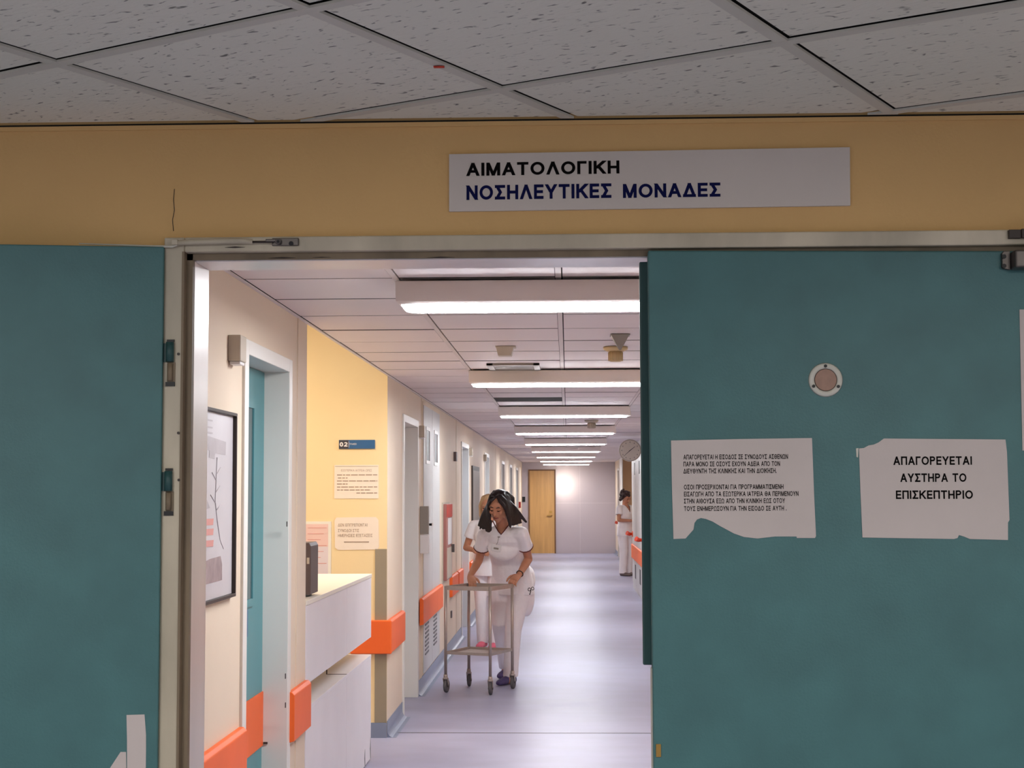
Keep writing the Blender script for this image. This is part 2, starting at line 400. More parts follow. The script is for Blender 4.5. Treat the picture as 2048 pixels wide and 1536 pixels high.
struct(cm.build('ceiling', ['tile_metal', 'gap_shade', 'bar']), 'pinkish white square tile ceiling of the corridor', 'ceiling')

# lobby ceiling: fissured tiles laid on the diagonal
ang = math.radians(-29.6); o0 = Vector((-.130, 3.016, 0))
lc = MB()
for mi, mname in enumerate(['tile_fissured', 'gap_shade', 'bar_lobby']): pass
def clip_to_room(poly):
    # Sutherland-Hodgman against y < WF in world
    out = []
    for i in range(len(poly)):
        a, b = poly[i], poly[(i+1) % len(poly)]; ia, ib = a.y <= WF-.012, b.y <= WF-.012
        if ia: out.append(a)
        if ia != ib: out.append(a.lerp(b, (WF-.012-a.y)/(b.y-a.y)))
    return out
Rm = Matrix.Rotation(ang, 3, 'Z'); Ri = Rm.inverted()
def put(x0, x1, y0, y1, z, h, mi):
    p = [Rm @ Vector((a, b, 0))+o0 for a, b in ((x0, y0), (x1, y0), (x1, y1), (x0, y1))]
    p = clip_to_room(p)
    if len(p) > 2:
        p = [Ri @ (q-o0) for q in p]
        lc.prism([(q.x, q.y, z) for q in p], (0, 0, h), mi)
T = .6
for i in range(-9, 10):
    for j in range(-10, 8):
        c = Rm @ Vector((i*T+.3, j*T+.3, 0))+o0
        if abs(c.x) > 4 or c.y < -2.6 or c.y > 3.9: continue
        dz = random.uniform(0, .002)
        put(i*T+.0185, i*T+T-.0125, j*T+.0125, j*T+T-.0185, .003+dz, .003, 0)
for i in range(-9, 11):
    put(i*T-.012, i*T+.012, -6, 6, -.001, .005, 2); put(-6, 6, i*T-.012, i*T+.012, -.0012, .0048, 2)
put(-8, 8, -8, 8, .009, .02, 1)  # black backing just above the tiles, paints the shadow in the gaps
lco = lc.build('ceiling_lobby', ['tile_fissured', 'gap_shade', 'bar_lobby']); lco.location = (o0.x, o0.y, CEIL); lco.rotation_euler = (0, 0, ang)
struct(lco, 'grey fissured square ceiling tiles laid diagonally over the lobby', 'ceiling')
p = at(878, 135, 'Z', CEIL-.004)
st = MB().box(-.010, .010, -.005, .005, 0, .0015).build('tape_piece', 'red'); st.location = p; tag(st, 'tiny red orange tag stuck to the lobby ceiling bar', 'sticker')

# cove skirting
def cove(name, x, sgn, segs, label):
    m = MB(); r = .045
    prof = [(0, 0), (r+.02, 0)]+[(r-r*math.sin(a)+.004, r-r*math.cos(a)) for a in [PI/2*i/6 for i in range(1, 7)]]+[(.004, .11), (0, .11)]
    for a, b in segs: m.prism([(x+sgn*u, a, v+.0005) for u, v in prof], (0, b-a, 0))
    return struct(m.build(name, 'cove'), label, 'baseboard')
ends = [WB]; segs = []
y = WB
for a, b in doorsL:
    if y < N0 and a > N1: segs.append((y, N0)); y = N1
    segs.append((y, a-.05)); y = b+.05
segs.append((y, END)); segs = [s for s in segs]
cove('baseboard_left', LX, 1, segs, 'blue grey vinyl skirting along the left corridor wall')
segs = []; y = WB
for a, b in doorsR: segs.append((y, a-.05)); y = b+.05
segs.append((y, END))
cove('baseboard_right', RX, -1, [s for s in segs if s[1] < 20]+[(15.45, 20.0), (37.5, 38.1), (39.7, END)], 'blue grey vinyl skirting along the right corridor wall')
struct(MB().box(-1.62, LX-.001, N1-.014, N1, 0, .1).build('baseboard_niche', 'cove'), 'pale grey skirting below the yellow niche wall', 'baseboard')

# ------------------------------------------------------------------ side doors
def side_door(n, sgn, x, a, b, leafm, label, window=False, band=True, handle_z=1.0, depth=.10, casing=.07, wx=None):
    d = thing('door_%d' % n, label, 'door', (x, (a+b)/2, 0), kind='structure')
    f = MB(); o = -sgn                                   # corridor side is +sgn
    for (ya, yb) in ((a-casing+.02, a+.02), (b-.02, b+casing-.02)):
        f.box(*sorted((x-sgn*.13, x+sgn*.012)), ya, yb, 0, 2.23)
    f.box(*sorted((x-sgn*.13, x+sgn*.012)), a+.02, b-.02, 2.173, 2.23)
    f.build('door_frame', 'white_frame', d, bevel=.003)
    xx = x-sgn*depth
    MB().box(*sorted((xx-sgn*.04, xx)), a+.02, b-.02, .008, 2.170).build('door_leaf', leafm, d)
    if window:
        wa, wb, wz0, wz1 = window
        wf = MB()
        wf.box(*sorted((xx, xx+sgn*.008)), wa-.03, wa, wz0-.03, wz1+.03).box(*sorted((xx, xx+sgn*.008)), wb, wb+.03, wz0-.03, wz1+.03)
        wf.box(*sorted((xx, xx+sgn*.008)), wa, wb, wz1, wz1+.03).box(*sorted((xx, xx+sgn*.008)), wa, wb, wz0-.03, wz0)
        w_ = wf.build('window_frame', leafm, d)
        MB().box(*sorted((xx+sgn*.001, xx+sgn*.003)), wa, wb, wz0, wz1).build('pane', 'glass_dark', w_)
    if band: tag(MB().box(*sorted((xx, xx+sgn*.006)), a+.02, b-.02, .56, .79).build('kick_band', 'orange', d), 'orange protective band')
    hy = a+.12
    MB().box(*sorted((xx, xx+sgn*.05)), hy, hy+.02, handle_z, handle_z+.02).box(*sorted((xx+sgn*.035, xx+sgn*.05)), hy, hy+.12, handle_z, handle_z+.02).build('handle', 'steel', d)
    return d
d1 = side_door(1, 1, LX, 5.80, 6.70, 'teal_ward', 'teal ward door with narrow window, nearest on the left', window=(5.99, 6.43, 1.205, 2.0), handle_z=1.10)
MB().box(LX-.099, LX-.085, 6.24, 6.30, 1.06, 1.17).build('door_pull', 'sign_blue', d1)
chips = MB()
for (x_, y_) in ((566, 1352), (566, 1410), (569, 1048)):
    q = at(x_+5, y_, 'X', LX+.012)
    chips.box(LX+.0115, LX+.0135, q.y-.012, q.y+.004, q.z-.011, q.z+.011)
q = at(531, 1486, 'Y', 6.678); chips.box(q.x-.009, q.x+.009, 6.674, 6.6795, q.z-.004, q.z+.004)
tag(chips.build('paint_chip', 'dark_brown', d1), 'dark chips in the white paint')
side_door(2, 1, LX, 11.45, 12.50, 'white_frame', 'white recessed door just beyond the orange bumper corner', band=False)
side_door(3, 1, LX, 17.75, 18.95, 'blue_ward', 'blue grey ward door behind the nurse with the trolley')
side_door(4, 1, LX, 22.7, 23.9, 'blue_ward', 'second blue grey ward door down the left wall')
side_door(5, 1, LX, 28.6, 29.7, 'charcoal', 'dark door far down the left wall', band=False)
side_door(6, 1, LX, 32.6, 33.8, 'charcoal', 'dark door farther down the left wall', band=False)
side_door(7, 1, LX, 36.6, 37.8, 'charcoal', 'last dark door of the left wall', band=False)
side_door(8, -1, RX, 8.0, 9.1, 'teal_ward', 'teal ward door on the right wall near the entrance')
side_door(10, -1, RX, 14.2, 15.4, 'teal_ward', 'teal ward door at mid corridor on the right wall')
side_door(13, -1, RX, 38.2, 39.3, 'tan_door', 'last tan door of the right wall', band=False)

# ------------------------------------------------------------------ entrance doorway
CY = 3.25
tr = thing('trim_1', 'worn cream steel frame of the entrance doorway', 'door frame', (-.83, 3.3, 0), kind='structure')
MB().box(-.864, -.820, CY, 3.30, 0, 2.194).box(-.820, 1.27, CY, 3.30, 2.162, 2.194).box(1.235, 1.27, CY, 3.30, 0, 2.162).build('casing', 'frame_paint', tr, bevel=.003)
MB().box(-.8245, -.8195, CY-.002, 3.30, 0, 2.163).box(-.8195, 1.0, CY+.022, CY+.026, 2.1475, 2.162).box(-.8195, -.8065, CY+.022, 3.29, 0, 2.161).build('rebate', 'frame_dirty', tr)
MB().box(-.845, -.806, 3.288, WB+.012, 0, 2.194).box(-.806, 1.235, 3.288, WB+.012, 2.1465, 2.194).box(1.215, 1.27, 3.288, WB+.012, 0, 2.1465).build('liner', 'frame_liner', tr, bevel=.002)
st_ = MB()
for x_, y_, rx, rz in ((470, 495, .022, .0018), (560, 513, .03, .0018), (880, 512, .03, .0015), (640, 512, .02, .001)):
    q = at(x_, y_, 'Y', CY-.0004)
    yy = CY-.0006 if y_ < 503 else CY+.0213
    st_.tube([(q.x-rx, yy, q.z), (q.x, yy, q.z+.0006), (q.x+rx, yy, q.z)], [.0002, rz, .0002], 8)
tag(st_.build('stain', 'dark_brown', tr), 'dark scuffs on the frame')
sc_ = MB()
for x_, y_ in ((357, 708), (357, 866), (358, 960)):
    q = at(x_, y_, 'Y', CY-.001); sc_.cyl((q.x, CY-.003, q.z), (q.x, CY, q.z), .003, seg=10)
sc_.build('screw', 'dark_brown', tr)

# left leaf, folded back against the wall
HX, HY = -.8605, 3.236
def leaf_pt(s, z, off=0):
    a = math.radians(9.0)
    return Vector((HX-s*math.cos(a)-off*math.sin(a)*-1, HY-s*math.sin(a)-off*math.cos(a), z))
def leaf_hit(x, y, off=0):
    a = math.radians(9.0); n = Vector((math.sin(a)*1, -math.cos(a), 0)); dd = FW+RT*((x-1024)/F)-UP*((y-768)/F)
    p0 = leaf_pt(0, 0, off); t = (p0-EYE).dot(n)/dd.dot(n); return EYE+dd*t
L = thing('door_14', 'teal entrance door leaf folded back against the ochre wall', 'door', (HX, HY, 0), kind='structure')
a9 = math.radians(9); dx = Vector((-math.cos(a9), -math.sin(a9), 0)); nn = Vector((-math.sin(a9)*-1, -math.cos(a9), 0))
P0 = Vector((HX, HY, 0)); wleaf = .98
MB().prism([P0+Vector((0, 0, .01)), P0+dx*wleaf+Vector((0, 0, .01)), P0+dx*wleaf+Vector((0, 0, 2.172)), P0+Vector((0, 0, 2.172))], -nn*.042).build('door_leaf', 'teal', L, bevel=.003)
lt = [leaf_hit(158, 490, -.02), leaf_hit(300, 495, -.02), at(345, 496, 'Y', CY-.012), at(356, 491, 'Y', CY-.012)]
tp = MB()
tp.tube([q+Vector((0, 0, .003)) for q in lt], [.0012, .0022, .0026, .0026], 8)
tp.build('weather_strip', 'bar_lobby', L)
for zc in (1.925, 1.65, .35):
    h = MB(); h.cyl((HX+.014, CY-.008, zc+.0), (HX+.014, CY-.008, zc+.042), .0085, seg=14).box(HX-.004, HX+.02, CY-.004, CY+.002, zc, zc+.04)
    hg = h.build('hinge', 'teal_dark', L)
    MB().box(HX+.007, HX+.024, CY-.003, CY+.001, zc-.042, zc-.001).cyl((HX+.014, CY-.006, zc-.04), (HX+.014, CY-.006, zc-.004), .006, seg=12).build('hinge_plate', 'frame_dirty', hg)
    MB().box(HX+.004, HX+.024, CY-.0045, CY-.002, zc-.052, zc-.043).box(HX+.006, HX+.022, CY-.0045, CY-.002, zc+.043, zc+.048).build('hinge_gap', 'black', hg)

# right leaf, closed
Rr = thing('door_15', 'closed teal entrance door leaf with two paper notices', 'door', (1.23, 3.28, 0), kind='structure')
MB().prism([(.176, 3.252, .01), (1.232, 3.252, .01), (1.232, 3.252, 2.146), (.174, 3.252, 2.157)], (0, .042, 0)).build('door_leaf', 'teal', Rr, bevel=.004)
tag(MB().box(.1575, .23, 3.2945, 3.311, 1.279, 2.139).build('astragal', 'teal_dark', Rr, bevel=.003), 'dark teal cover strip along the meeting edge')
MB().box(.1725, .1765, 3.262, 3.292, .01, 1.275).build('edge_strip', 'bar_lobby', Rr)
q = at(1316, 1500, 'Y', 3.25)
MB().box(q.x-.004, q.x+.006, 3.2485, 3.2525, q.z-.014, q.z+.012).build('lock_plate', 'brass', Rr)
# viewer
VY = 3.252; c = at(1651, 760, 'Y', VY)
v = thing('door_viewer', 'round cream and brown disc set in the closed teal door', 'door fitting', tuple(c))
def disc(m, c, r, y0, y1, seg=48): return m.cyl((c.x, y0, c.z), (c.x, y1, c.z), r, seg=seg)
rg = MB()
prof = [(.0235, 0), (.0245, -.0045), (.029, -.006), (.034, -.0045), (.0362, 0)]
N = 56; rings = [[rg.bm.verts.new((c.x+r*math.cos(2*PI*k/N), VY+dy, c.z+r*math.sin(2*PI*k/N))) for k in range(N)] for r, dy in prof]
for A, B in zip(rings, rings[1:]+rings[:1]):
    for k in range(N):
        f = rg.bm.faces.new([A[k], A[(k+1) % N], B[(k+1) % N], B[k]]); f.smooth = True
rg.build('ring', 'bar_lobby', v)
disc(MB(), c, .0252, VY-.002, VY+.001).build('groove', 'dark_brown', v)
mat('brown_disc', (150, 116, 98), .5, var=.12, vscale=60)
disc(MB(), c, .0228, VY-.0035, VY).build('lens', 'brown_disc', v, bevel=.001)
for a in (91, 207, 331):
    s_ = MB(); q = c+Vector((math.cos(math.radians(a))*.0292, 0, math.sin(math.radians(a))*.0292))
    s_.cyl((q.x, VY-.0075, q.z), (q.x, VY-.004, q.z), .0034, seg=14).build('screw', 'black', v)

# door closers
def P(x, y, Y): return at(x, y, 'Y', Y)
cl = thing('door_closer', 'worn metal closer arm lying along the frame head above left leaf', 'door closer', (-.7, CY, 2.18))
a_, b_ = P(352, 486, CY-.012), P(505, 483, CY-.012)
MB().tube([a_, P(380, 484, CY-.014), P(480, 481.5, CY-.014), b_], [.0055, .0062, .006, .005], 12).build('arm', 'frame_paint', cl)
MB().cyl(P(500, 484, CY-.012), P(545, 483.5, CY-.012), .0026, seg=10).build('rod', 'dark_brown', cl)
br = MB(); q0, q1 = P(545, 481, CY), P(598, 491, CY)
br.box(q0.x, q1.x, CY-.007, CY, q1.z-.001, q0.z+.004).cyl(P(556, 483, CY-.016), P(556, 483, CY-.001), .0065, seg=16)
br.box(q0.x-.012, q0.x+.01, CY-.016, CY-.008, q0.z-.005, q0.z+.001)
br.build('bracket', 'steel_dark', cl, bevel=.0015)
MB().cyl(P(556, 483, CY-.019), P(556, 483, CY-.016), .003, seg=10).cyl(P(582, 487, CY-.010), P(582, 487, CY-.007), .005, seg=12).build('bolt', 'black', cl)
e = P(352, 486, CY-.008); MB().box(e.x-.008, e.x+.006, CY-.018, CY, e.z-.006, e.z+.007).build('elbow', 'frame_paint', cl, bevel=.002)
c2 = thing('door_closer', 'grey metal closer body on the closed leaf by photo edge', 'door closer', (.96, VY, 2.13))
q0, q1 = P(2001, 504, VY), P(2018, 541, VY)
MB().prism([(q0.x, VY-.012, q0.z-.004), (q0.x+.004, VY-.012, q0.z), (q1.x, VY-.012, q0.z), (q1.x, VY-.012, q1.z), (q0.x+.004, VY-.012, q1.z+.002), (q0.x, VY-.012, q1.z+.006)], (0, .012, 0)).build('end_plate', 'steel_dark', c2, bevel=.001)
for yy in (513, 532):
    q = P(2008, yy, VY-.014); MB().cyl((q.x, VY-.016, q.z), (q.x, VY-.011, q.z), .0046, seg=16).build('screw', 'black', c2)
MB().box(q1.x+.001, q1.x+.20, VY-.045, VY, q1.z, q0.z-.002).build('body', 'steel_dark', c2, bevel=.004)
q0, q1 = P(2015, 461, CY), P(2030, 478, CY)
MB().box(q0.x, q1.x+.01, CY-.012, CY-.0003, q1.z, q0.z).box(q1.x+.01, q1.x+.16, CY-.016, CY-.008, q1.z, q0.z+.001).build('arm', 'dark_brown', c2, bevel=.001)

# ------------------------------------------------------------------ entrance sign and notices
def sheet(pts, Y, th=.001): return MB().prism([at(x, y, 'Y', Y) for x, y in pts], (0, th, 0))
SY = WF-.008
sg = thing('sign_board', 'long white sign in black and blue Greek capitals above doorway', 'sign', (.18, SY, 2.31))
sheet([(898, 308), (1700, 294), (1701, 411), (898, 423)], SY, .008).build('plate', 'signplate', sg, bevel=.001)
def words(name, s, x0, x1, yt, yb, slope_px, Y, m, par, bold=.02):
    "fit a line of text to its place: left, right, top and bottom at the left end"
    a = at(x0, yb, 'Y', Y); b = at(x1, yb, 'Y', Y); t = at(x0, yt, 'Y', Y)
    return text(name, s, a.x, (a.z+t.z)/2, t.z-a.z, b.x-a.x, Y, m, par, bold, slope_px)
SL = -.0003
words('lettering', 'ΑΙΜΑΤΟΛΟΓΙΚΗ', 933, 1239, 326, 352, .006, SY-.0006, 'ink', sg, .036)
words('lettering', 'ΝΟΣΗΛΕΥΤΙΚΕΣ', 933, 1223, 371, 400, .0045, SY-.0006, 'ink_blue', sg, .036)
words('lettering', 'ΜΟΝΑΔΕΣ', 1246, 1441, 368, 396, .0045, SY-.0006, 'ink_blue', sg, .036)
NY = VY-.0018
n1 = thing('paper_notice', 'paper notice with seven small lines and a torn curved bottom', 'notice', tuple(at(1485, 975, 'Y', NY)))
pts = [(1342, 881), (1480, 878), (1624, 876), (1628, 985), (1632, 1072), (1630, 1076), (1594, 1076), (1593, 1073), (1550, 1073), (1515, 1077), (1488, 1074), (1468, 1067), (1440, 1052),
       (1425, 1043), (1412, 1038), (1402, 1036), (1394, 1039), (1389, 1046), (1387, 1059), (1380, 1067), (1371, 1077), (1347, 1078), (1344, 980)]
sheet(pts, NY).build('sheet', 'paper', n1)
rows = [('ΑΠΑΓΟΡΕΥΕΤΑΙ Η ΕΙΣΟΔΟΣ ΣΕ ΣΥΝΟΔΟΥΣ ΑΣΘΕΝΩΝ', 1367, 1576, 911), ('ΠΑΡΑ ΜΟΝΟ ΣΕ ΟΣΟΥΣ ΕΧΟΥΝ ΑΔΕΙΑ ΑΠΟ ΤΟΝ', 1367, 1560, 925), ('ΔΙΕΥΘΥΝΤΗ ΤΗΣ ΚΛΙΝΙΚΗΣ ΚΑΙ ΤΗΝ ΔΙΟΙΚΗΣΗ.', 1367, 1553, 939),
        ('ΟΣΟΙ ΠΡΟΣΕΡΧΟΝΤΑΙ ΓΙΑ ΠΡΟΓΡΑΜΜΑΤΙΣΜΕΝΗ', 1368, 1567, 971), ('ΕΙΣΑΓΩΓΗ ΑΠΟ ΤΑ ΕΞΩΤΕΡΙΚΑ ΙΑΤΡΕΙΑ ΘΑ ΠΕΡΙΜΕΝΟΥΝ', 1368, 1597, 985), ('ΣΤΗΝ ΑΙΘΟΥΣΑ ΕΞΩ ΑΠΟ ΤΗΝ ΚΛΙΝΙΚΗ ΕΩΣ ΟΤΟΥ', 1368, 1570, 999),
        ('ΤΟΥΣ ΕΝΗΜΕΡΩΣΟΥΝ ΓΙΑ ΤΗΝ ΕΙΣΟΔΟ ΣΕ ΑΥΤΗ .', 1368, 1573, 1014)]
for s_, xa, xb, yc in rows: words('lettering', s_, xa, xb, yc-1.5, yc+8, .002, NY-.0005, 'ink', n1, .022)
n2 = thing('paper_notice', 'paper notice with three large centred lines and torn top corner', 'notice', tuple(at(1870, 975, 'Y', NY)))
pts = [(1718, 897), (1728, 896), (1737, 891), (1748, 889), (1757, 885), (1768, 877), (2011, 879), (2013, 896), (2014, 905), (2019, 1040), (2016, 1045), (2016, 1080), (1940, 1078), (1928, 1073), (1918, 1070), (1915, 1076), (1908, 1078), (1725, 1075), (1721, 985)]
sheet(pts, NY).build('sheet', 'paper', n2)
tag(sheet([(1712, 897), (1717, 896), (1716, 915), (1713, 914)], NY).build('tape', 'bar_lobby', n2), 'bit of clear tape')
for s_, xa, xb, ya, yb in (('ΑΠΑΓΟΡΕΥΕΤΑΙ', 1787, 1944, 913, 930), ('ΑΥΣΤΗΡΑ ΤΟ', 1801, 1933, 947, 964), ('ΕΠΙΣΚΕΠΤΗΡΙΟ', 1792, 1946, 981, 998)):
    words('lettering', s_, xa, xb, ya, yb, -.001, NY-.0005, 'ink', n2, .03)
tag(sheet([(2039, 619), (2120, 619), (2124, 901), (2045, 901)], NY).build('paper_notice', 'paper'), 'white sheet on the closed leaf cut off by right photo edge', 'notice')
for i, (pts, lab) in enumerate((([(253, 1430), (289, 1429), (292, 1470), (292, 1500), (291, 1560), (254, 1560), (254, 1480)], 'narrow white paper strip stuck low on the folded teal leaf'),
                             ([(241, 1504), (252, 1504), (253, 1560), (205, 1560), (220, 1536)], 'slanted scrap of white paper left of the narrow strip'))):
    tag(MB().prism([leaf_hit(x, y, .0012) for x, y in pts], -nn*.001).build('paper_strip', 'paper'), lab, 'paper')

# ------------------------------------------------------------------ corridor ceiling things
proto = None
labs = ['long white ceiling lamp nearest the entrance doorway', 'second ceiling lamp along the corridor, just past the air vent', 'third ceiling lamp, right behind the missing ceiling tile',
        'fourth ceiling lamp, just past the small smoke detector', 'fifth ceiling lamp of the row down the corridor', 'sixth ceiling lamp of the row down the corridor',
        'third ceiling lamp counted from the far wall', 'second ceiling lamp counted from the far wall', 'ceiling lamp closest to the far end wall']
for i in range(9):
    Y = 5.70+4.27*i
    if proto is None:
        t = bpy.data.objects.new('ceiling_lamp', None); COL.objects.link(t)
        h = MB().prism([(-.61, 0, -.008), (-.61, 0, -.085), (-.595, .012, -.094), (-.595, .25, -.094), (-.61, .262, -.085), (-.61, .262, -.008)], (1.22, 0, 0)).build('housing', 'fixture', t, bevel=.003)
        poly = []
        x1, y1a, y1b, r = .588, .017, .245, .07
        for cx, cy, a0 in ((x1-.05, y1b-r, 0), (-x1+.05, y1b-r, 90), (-x1+.05, y1a+r, 180), (x1-.05, y1a+r, 270)):
            for k in range(6):
                a = math.radians(a0+18*k); poly.append((cx+.05*math.cos(a), cy+r*math.sin(a), -.0945))
        MB().prism(poly, (0, 0, -.008)).build('diffuser', 'lamp', t)
        MB().box(-.5, -.42, .08, .18, -.009, .0).build('bracket', 'fixture', t)
        MB().box(.42, .5, .08, .18, -.009, 0).build('bracket', 'fixture', t)
        proto = t; o = t
    else:
        o = proto.copy(); COL.objects.link(o)
        for ch in [c for c in COL.objects if c.parent == proto]:
            cc = ch.copy(); COL.objects.link(cc); cc.parent = o
    o.location = (-.03, Y, CEIL-.001); tag(o, labs[i], 'ceiling lamp', 'ceiling lamps along the corridor')
nl = thing('ceiling_lamp', 'square warm ceiling lamp inside the reception niche', 'ceiling lamp', (-2.4, 8.8, 3.0))
MB().box(-2.95, -1.75, 8.0, 9.6, 2.985, 2.9995).build('housing', 'fixture', nl); MB().box(-2.9, -1.8, 8.05, 9.55, 2.975, 2.9845).build('diffuser', 'lamp_warm', nl)

for i, (lx, ly) in enumerate(((-1.3, .7), (1.3, .7))):  # fill panels added out of view to brighten the lobby doors and wall
    t = thing('lobby_fill_panel', 'unseen flat fill panel added under the lobby ceiling behind the viewer, %s' % ('left' if i == 0 else 'right'), 'ceiling lamp', (lx, ly, CEIL))
    MB().box(lx-.3, lx+.3, ly-.3, ly+.3, CEIL-.03, CEIL-.003).build('housing', 'fixture', t); MB().box(lx-.27, lx+.27, ly-.27, ly+.27, CEIL-.034, CEIL-.0305).build('diffuser', 'fill_lobby', t)

vt = thing('air_vent', 'rectangular grey air vent in the corridor ceiling before second lamp', 'vent', (-.34, 9.6, CEIL))
y_a, y_b = 9.52, 9.95; xa, xb = -.50, -.17
MB().box(xa, xb, y_a, y_a+.04, CEIL-.014, CEIL).box(xa, xb, y_b-.04, y_b, CEIL-.014, CEIL).box(xa, xa+.04, y_a, y_b, CEIL-.014, CEIL).box(xb-.04, xb, y_a, y_b, CEIL-.014, CEIL).build('frame', 'plastic_grey', vt, bevel=.002)
m_ = MB()
for k in range(8): m_.box(xa+.04, xb-.04, y_a+.05+k*.042, y_a+.07+k*.042, CEIL-.010, CEIL-.004)
m_.build('slats', 'plastic_grey', vt); MB().box(xa+.04, xb-.04, y_a+.04, y_b-.04, CEIL-.003, CEIL-.001).build('backing', 'grey_slot', vt)

def frustum(c, w0, w1, h, Y0, turn=0):
    m = MB(); p = []
    for wv, z in ((w0, 0), (w1, -h)):
        p.append([m.bm.verts.new((c.x+math.cos(turn+PI/4+PI/2*k)*wv*.7071, Y0+math.sin(turn+PI/4+PI/2*k)*wv*.7071, CEIL+z)) for k in range(4)])
    m.bm.faces.new(p[0]); m.bm.faces.new(p[1][::-1])
    for k in range(4): m.bm.faces.new([p[0][k], p[0][(k+1) % 4], p[1][(k+1) % 4], p[1][k]])
    return m
Y0 = 8.45; c = at(1010, 700, 'Y', Y0)
t = thing('alarm_box', 'small square beige box under ceiling left of centre', 'alarm', (c.x, Y0, CEIL)); frustum(c, .098, .074, .052, Y0).build('body', 'plastic', t, bevel=.003)
MB().box(c.x-.05, c.x+.06, Y0-.05, Y0+.05, CEIL-.006, CEIL-.0005).build('base', 'plastic', t)
Y0 = 7.84; c = at(1240, 680, 'Y', Y0)
t = thing('emergency_lamp', 'grey inverted pyramid fitting under the corridor ceiling', 'lamp', (c.x, Y0, CEIL)); frustum(c, .095, .01, .078, Y0).build('body', 'plastic_grey', t)
MB().box(c.x-.05, c.x+.05, Y0-.05, Y0+.05, CEIL-.005, CEIL-.0005).build('base', 'plastic_grey', t)
def smoke(x, y, Y0, k, label, m):
    c = at(x, y, 'Y', Y0); t = thing('smoke_detector', label, 'smoke detector', (c.x, Y0, CEIL), 'smoke detectors under the corridor ceiling')
    C_ = (c.x, Y0)
    MB().tube([(*C_, CEIL-.001), (*C_, CEIL-.014), (*C_, CEIL-.026*k)], [.068*k, .068*k, .045*k], 32).build('base', m, t)
    b = MB().tube([(*C_, CEIL-.02*k), (*C_, CEIL-.075*k), (*C_, CEIL-.082*k)], [.036*k, .036*k, .028*k], 28)
    for q in range(12):
        a = 2*PI*q/12; b.cyl((c.x+.037*k*math.cos(a), Y0+.037*k*math.sin(a), CEIL-.03*k), (c.x+.037*k*math.cos(a), Y0+.037*k*math.sin(a), CEIL-.078*k), .004*k, seg=6)
    b.build('sensor_head', m, t)
smoke(1231, 700, 8.5, 1.0, 'cream round smoke detector behind the pyramid fitting', 'plastic_cream')
smoke(1183, 848, 17.2, 1.15, 'small grey smoke detector before the fourth lamp', 'plastic')

# clock
Y0 = 22.0; c = at(1260, 901, 'Y', Y0)
ck = thing('wall_clock', 'round two sided clock sticking out from the right wall', 'clock', (c.x, Y0, c.z))
R0 = .158
MB().cyl((c.x, Y0-.035, c.z), (c.x, Y0+.035, c.z), R0, seg=48).build('case', 'plastic', ck, bevel=.006)
MB().cyl((c.x, Y0-.037, c.z), (c.x, Y0-.034, c.z), R0*.9, seg=48).build('dial', 'clock_face', ck)
hd = MB()
def hand_(a, l, w_):
    a = math.radians(a); dv = Vector((math.sin(a), 0, math.cos(a))); sd = Vector((math.cos(a), 0, -math.sin(a)))*w_
    o = Vector((c.x, Y0-.040, c.z)); hd.prism([o-dv*.02-sd, o+dv*l-sd*.5, o+dv*l+sd*.5, o-dv*.02+sd], (0, .001, 0))
hand_(228, .125, .004); hand_(52, .09, .005); hd.build('hands', 'black', ck)
for q in range(12):
    mk = MB(); a = 2*PI*q/12; o = Vector((c.x+math.sin(a)*.118, Y0-.0385, c.z+math.cos(a)*.118)); mk.box(o.x-.005, o.x+.005, o.y, o.y+.001, o.z-.009, o.z+.009)
    mk.build('hour_mark', 'plastic_grey', ck)
MB().cyl((c.x+R0-.01, Y0, c.z), (1.115, Y0, c.z), .014, seg=12).cyl((1.105, Y0, c.z), (1.1195, Y0, c.z), .05, seg=20).build('bracket', 'white', ck)

# ------------------------------------------------------------------ rails
def rail(x, sgn, a, b, label, z0=.56, z1=.78, th=.032, m='orange', ends=True):
    r = MB().prism([(x, a, z0), (x+sgn*th, a, z0+.008), (x+sgn*th, a, z1-.014), (x+sgn*(th-.012), a, z1), (x, a, z1)], (0, b-a, 0)).build('wall_rail', m, None, bevel=.003)
    return tag(r, label, 'wall rail', 'orange rails on the corridor walls')
rail(LX+.001, 1, WB+.05, 5.74, 'orange wall rail under the framed poster')
rail(LX+.001, 1, 6.73, 7.17, 'short orange rail block beside the reception counter')
cr_ = thing('wall_rail', 'orange rail wrapping round the corner beyond the counter', 'wall rail', (LX, N1, .6), 'orange rails on the corridor walls')
MB().box(-1.47, LX+.034, N1-.036, N1-.0005, .56, .785).build('corner_piece', 'orange_dark' if 0 else 'orange', cr_, bevel=.008)
MB().prism([(LX+.001, N1, .56), (LX+.034, N1, .568), (LX+.034, N1, .771), (LX+.022, N1, .785), (LX+.001, N1, .785)], (0, .86, 0)).build('side_piece', 'orange', cr_, bevel=.003)
rail(LX+.012, 1, 12.62, 14.62, 'orange rail across the grey closet doors')
rail(LX+.001, 1, 15.95, 16.85, 'orange rail past the red fire cabinet')
rail(LX+.001, 1, 16.95, 17.66, 'orange rail ending at the blue grey ward door')
rail(LX+.001, 1, 19.1, 22.6, 'orange rail under the dark framed picture')
rail(LX+.001, 1, 24.1, 28.5, 'orange rail past the second blue grey door')
rail(RX-.001, -1, WB+.05, 7.9, 'orange rail on the right wall nearest the entrance')
rail(RX-.001, -1, 9.2, 14.1, 'orange rail between the teal doors of the right wall')
rail(RX-.001, -1, 15.5, 19.95, 'orange rail leading to the right closets')
rail(1.119, -1, 20.1, 26.6, 'orange rail across the right closets below the clock', z0=.52, z1=.76)
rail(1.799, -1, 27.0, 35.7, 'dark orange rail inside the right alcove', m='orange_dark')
rail(RX-.022, -1, 35.8, 37.3, 'orange rail of the right wall nearest the far end', m='orange')
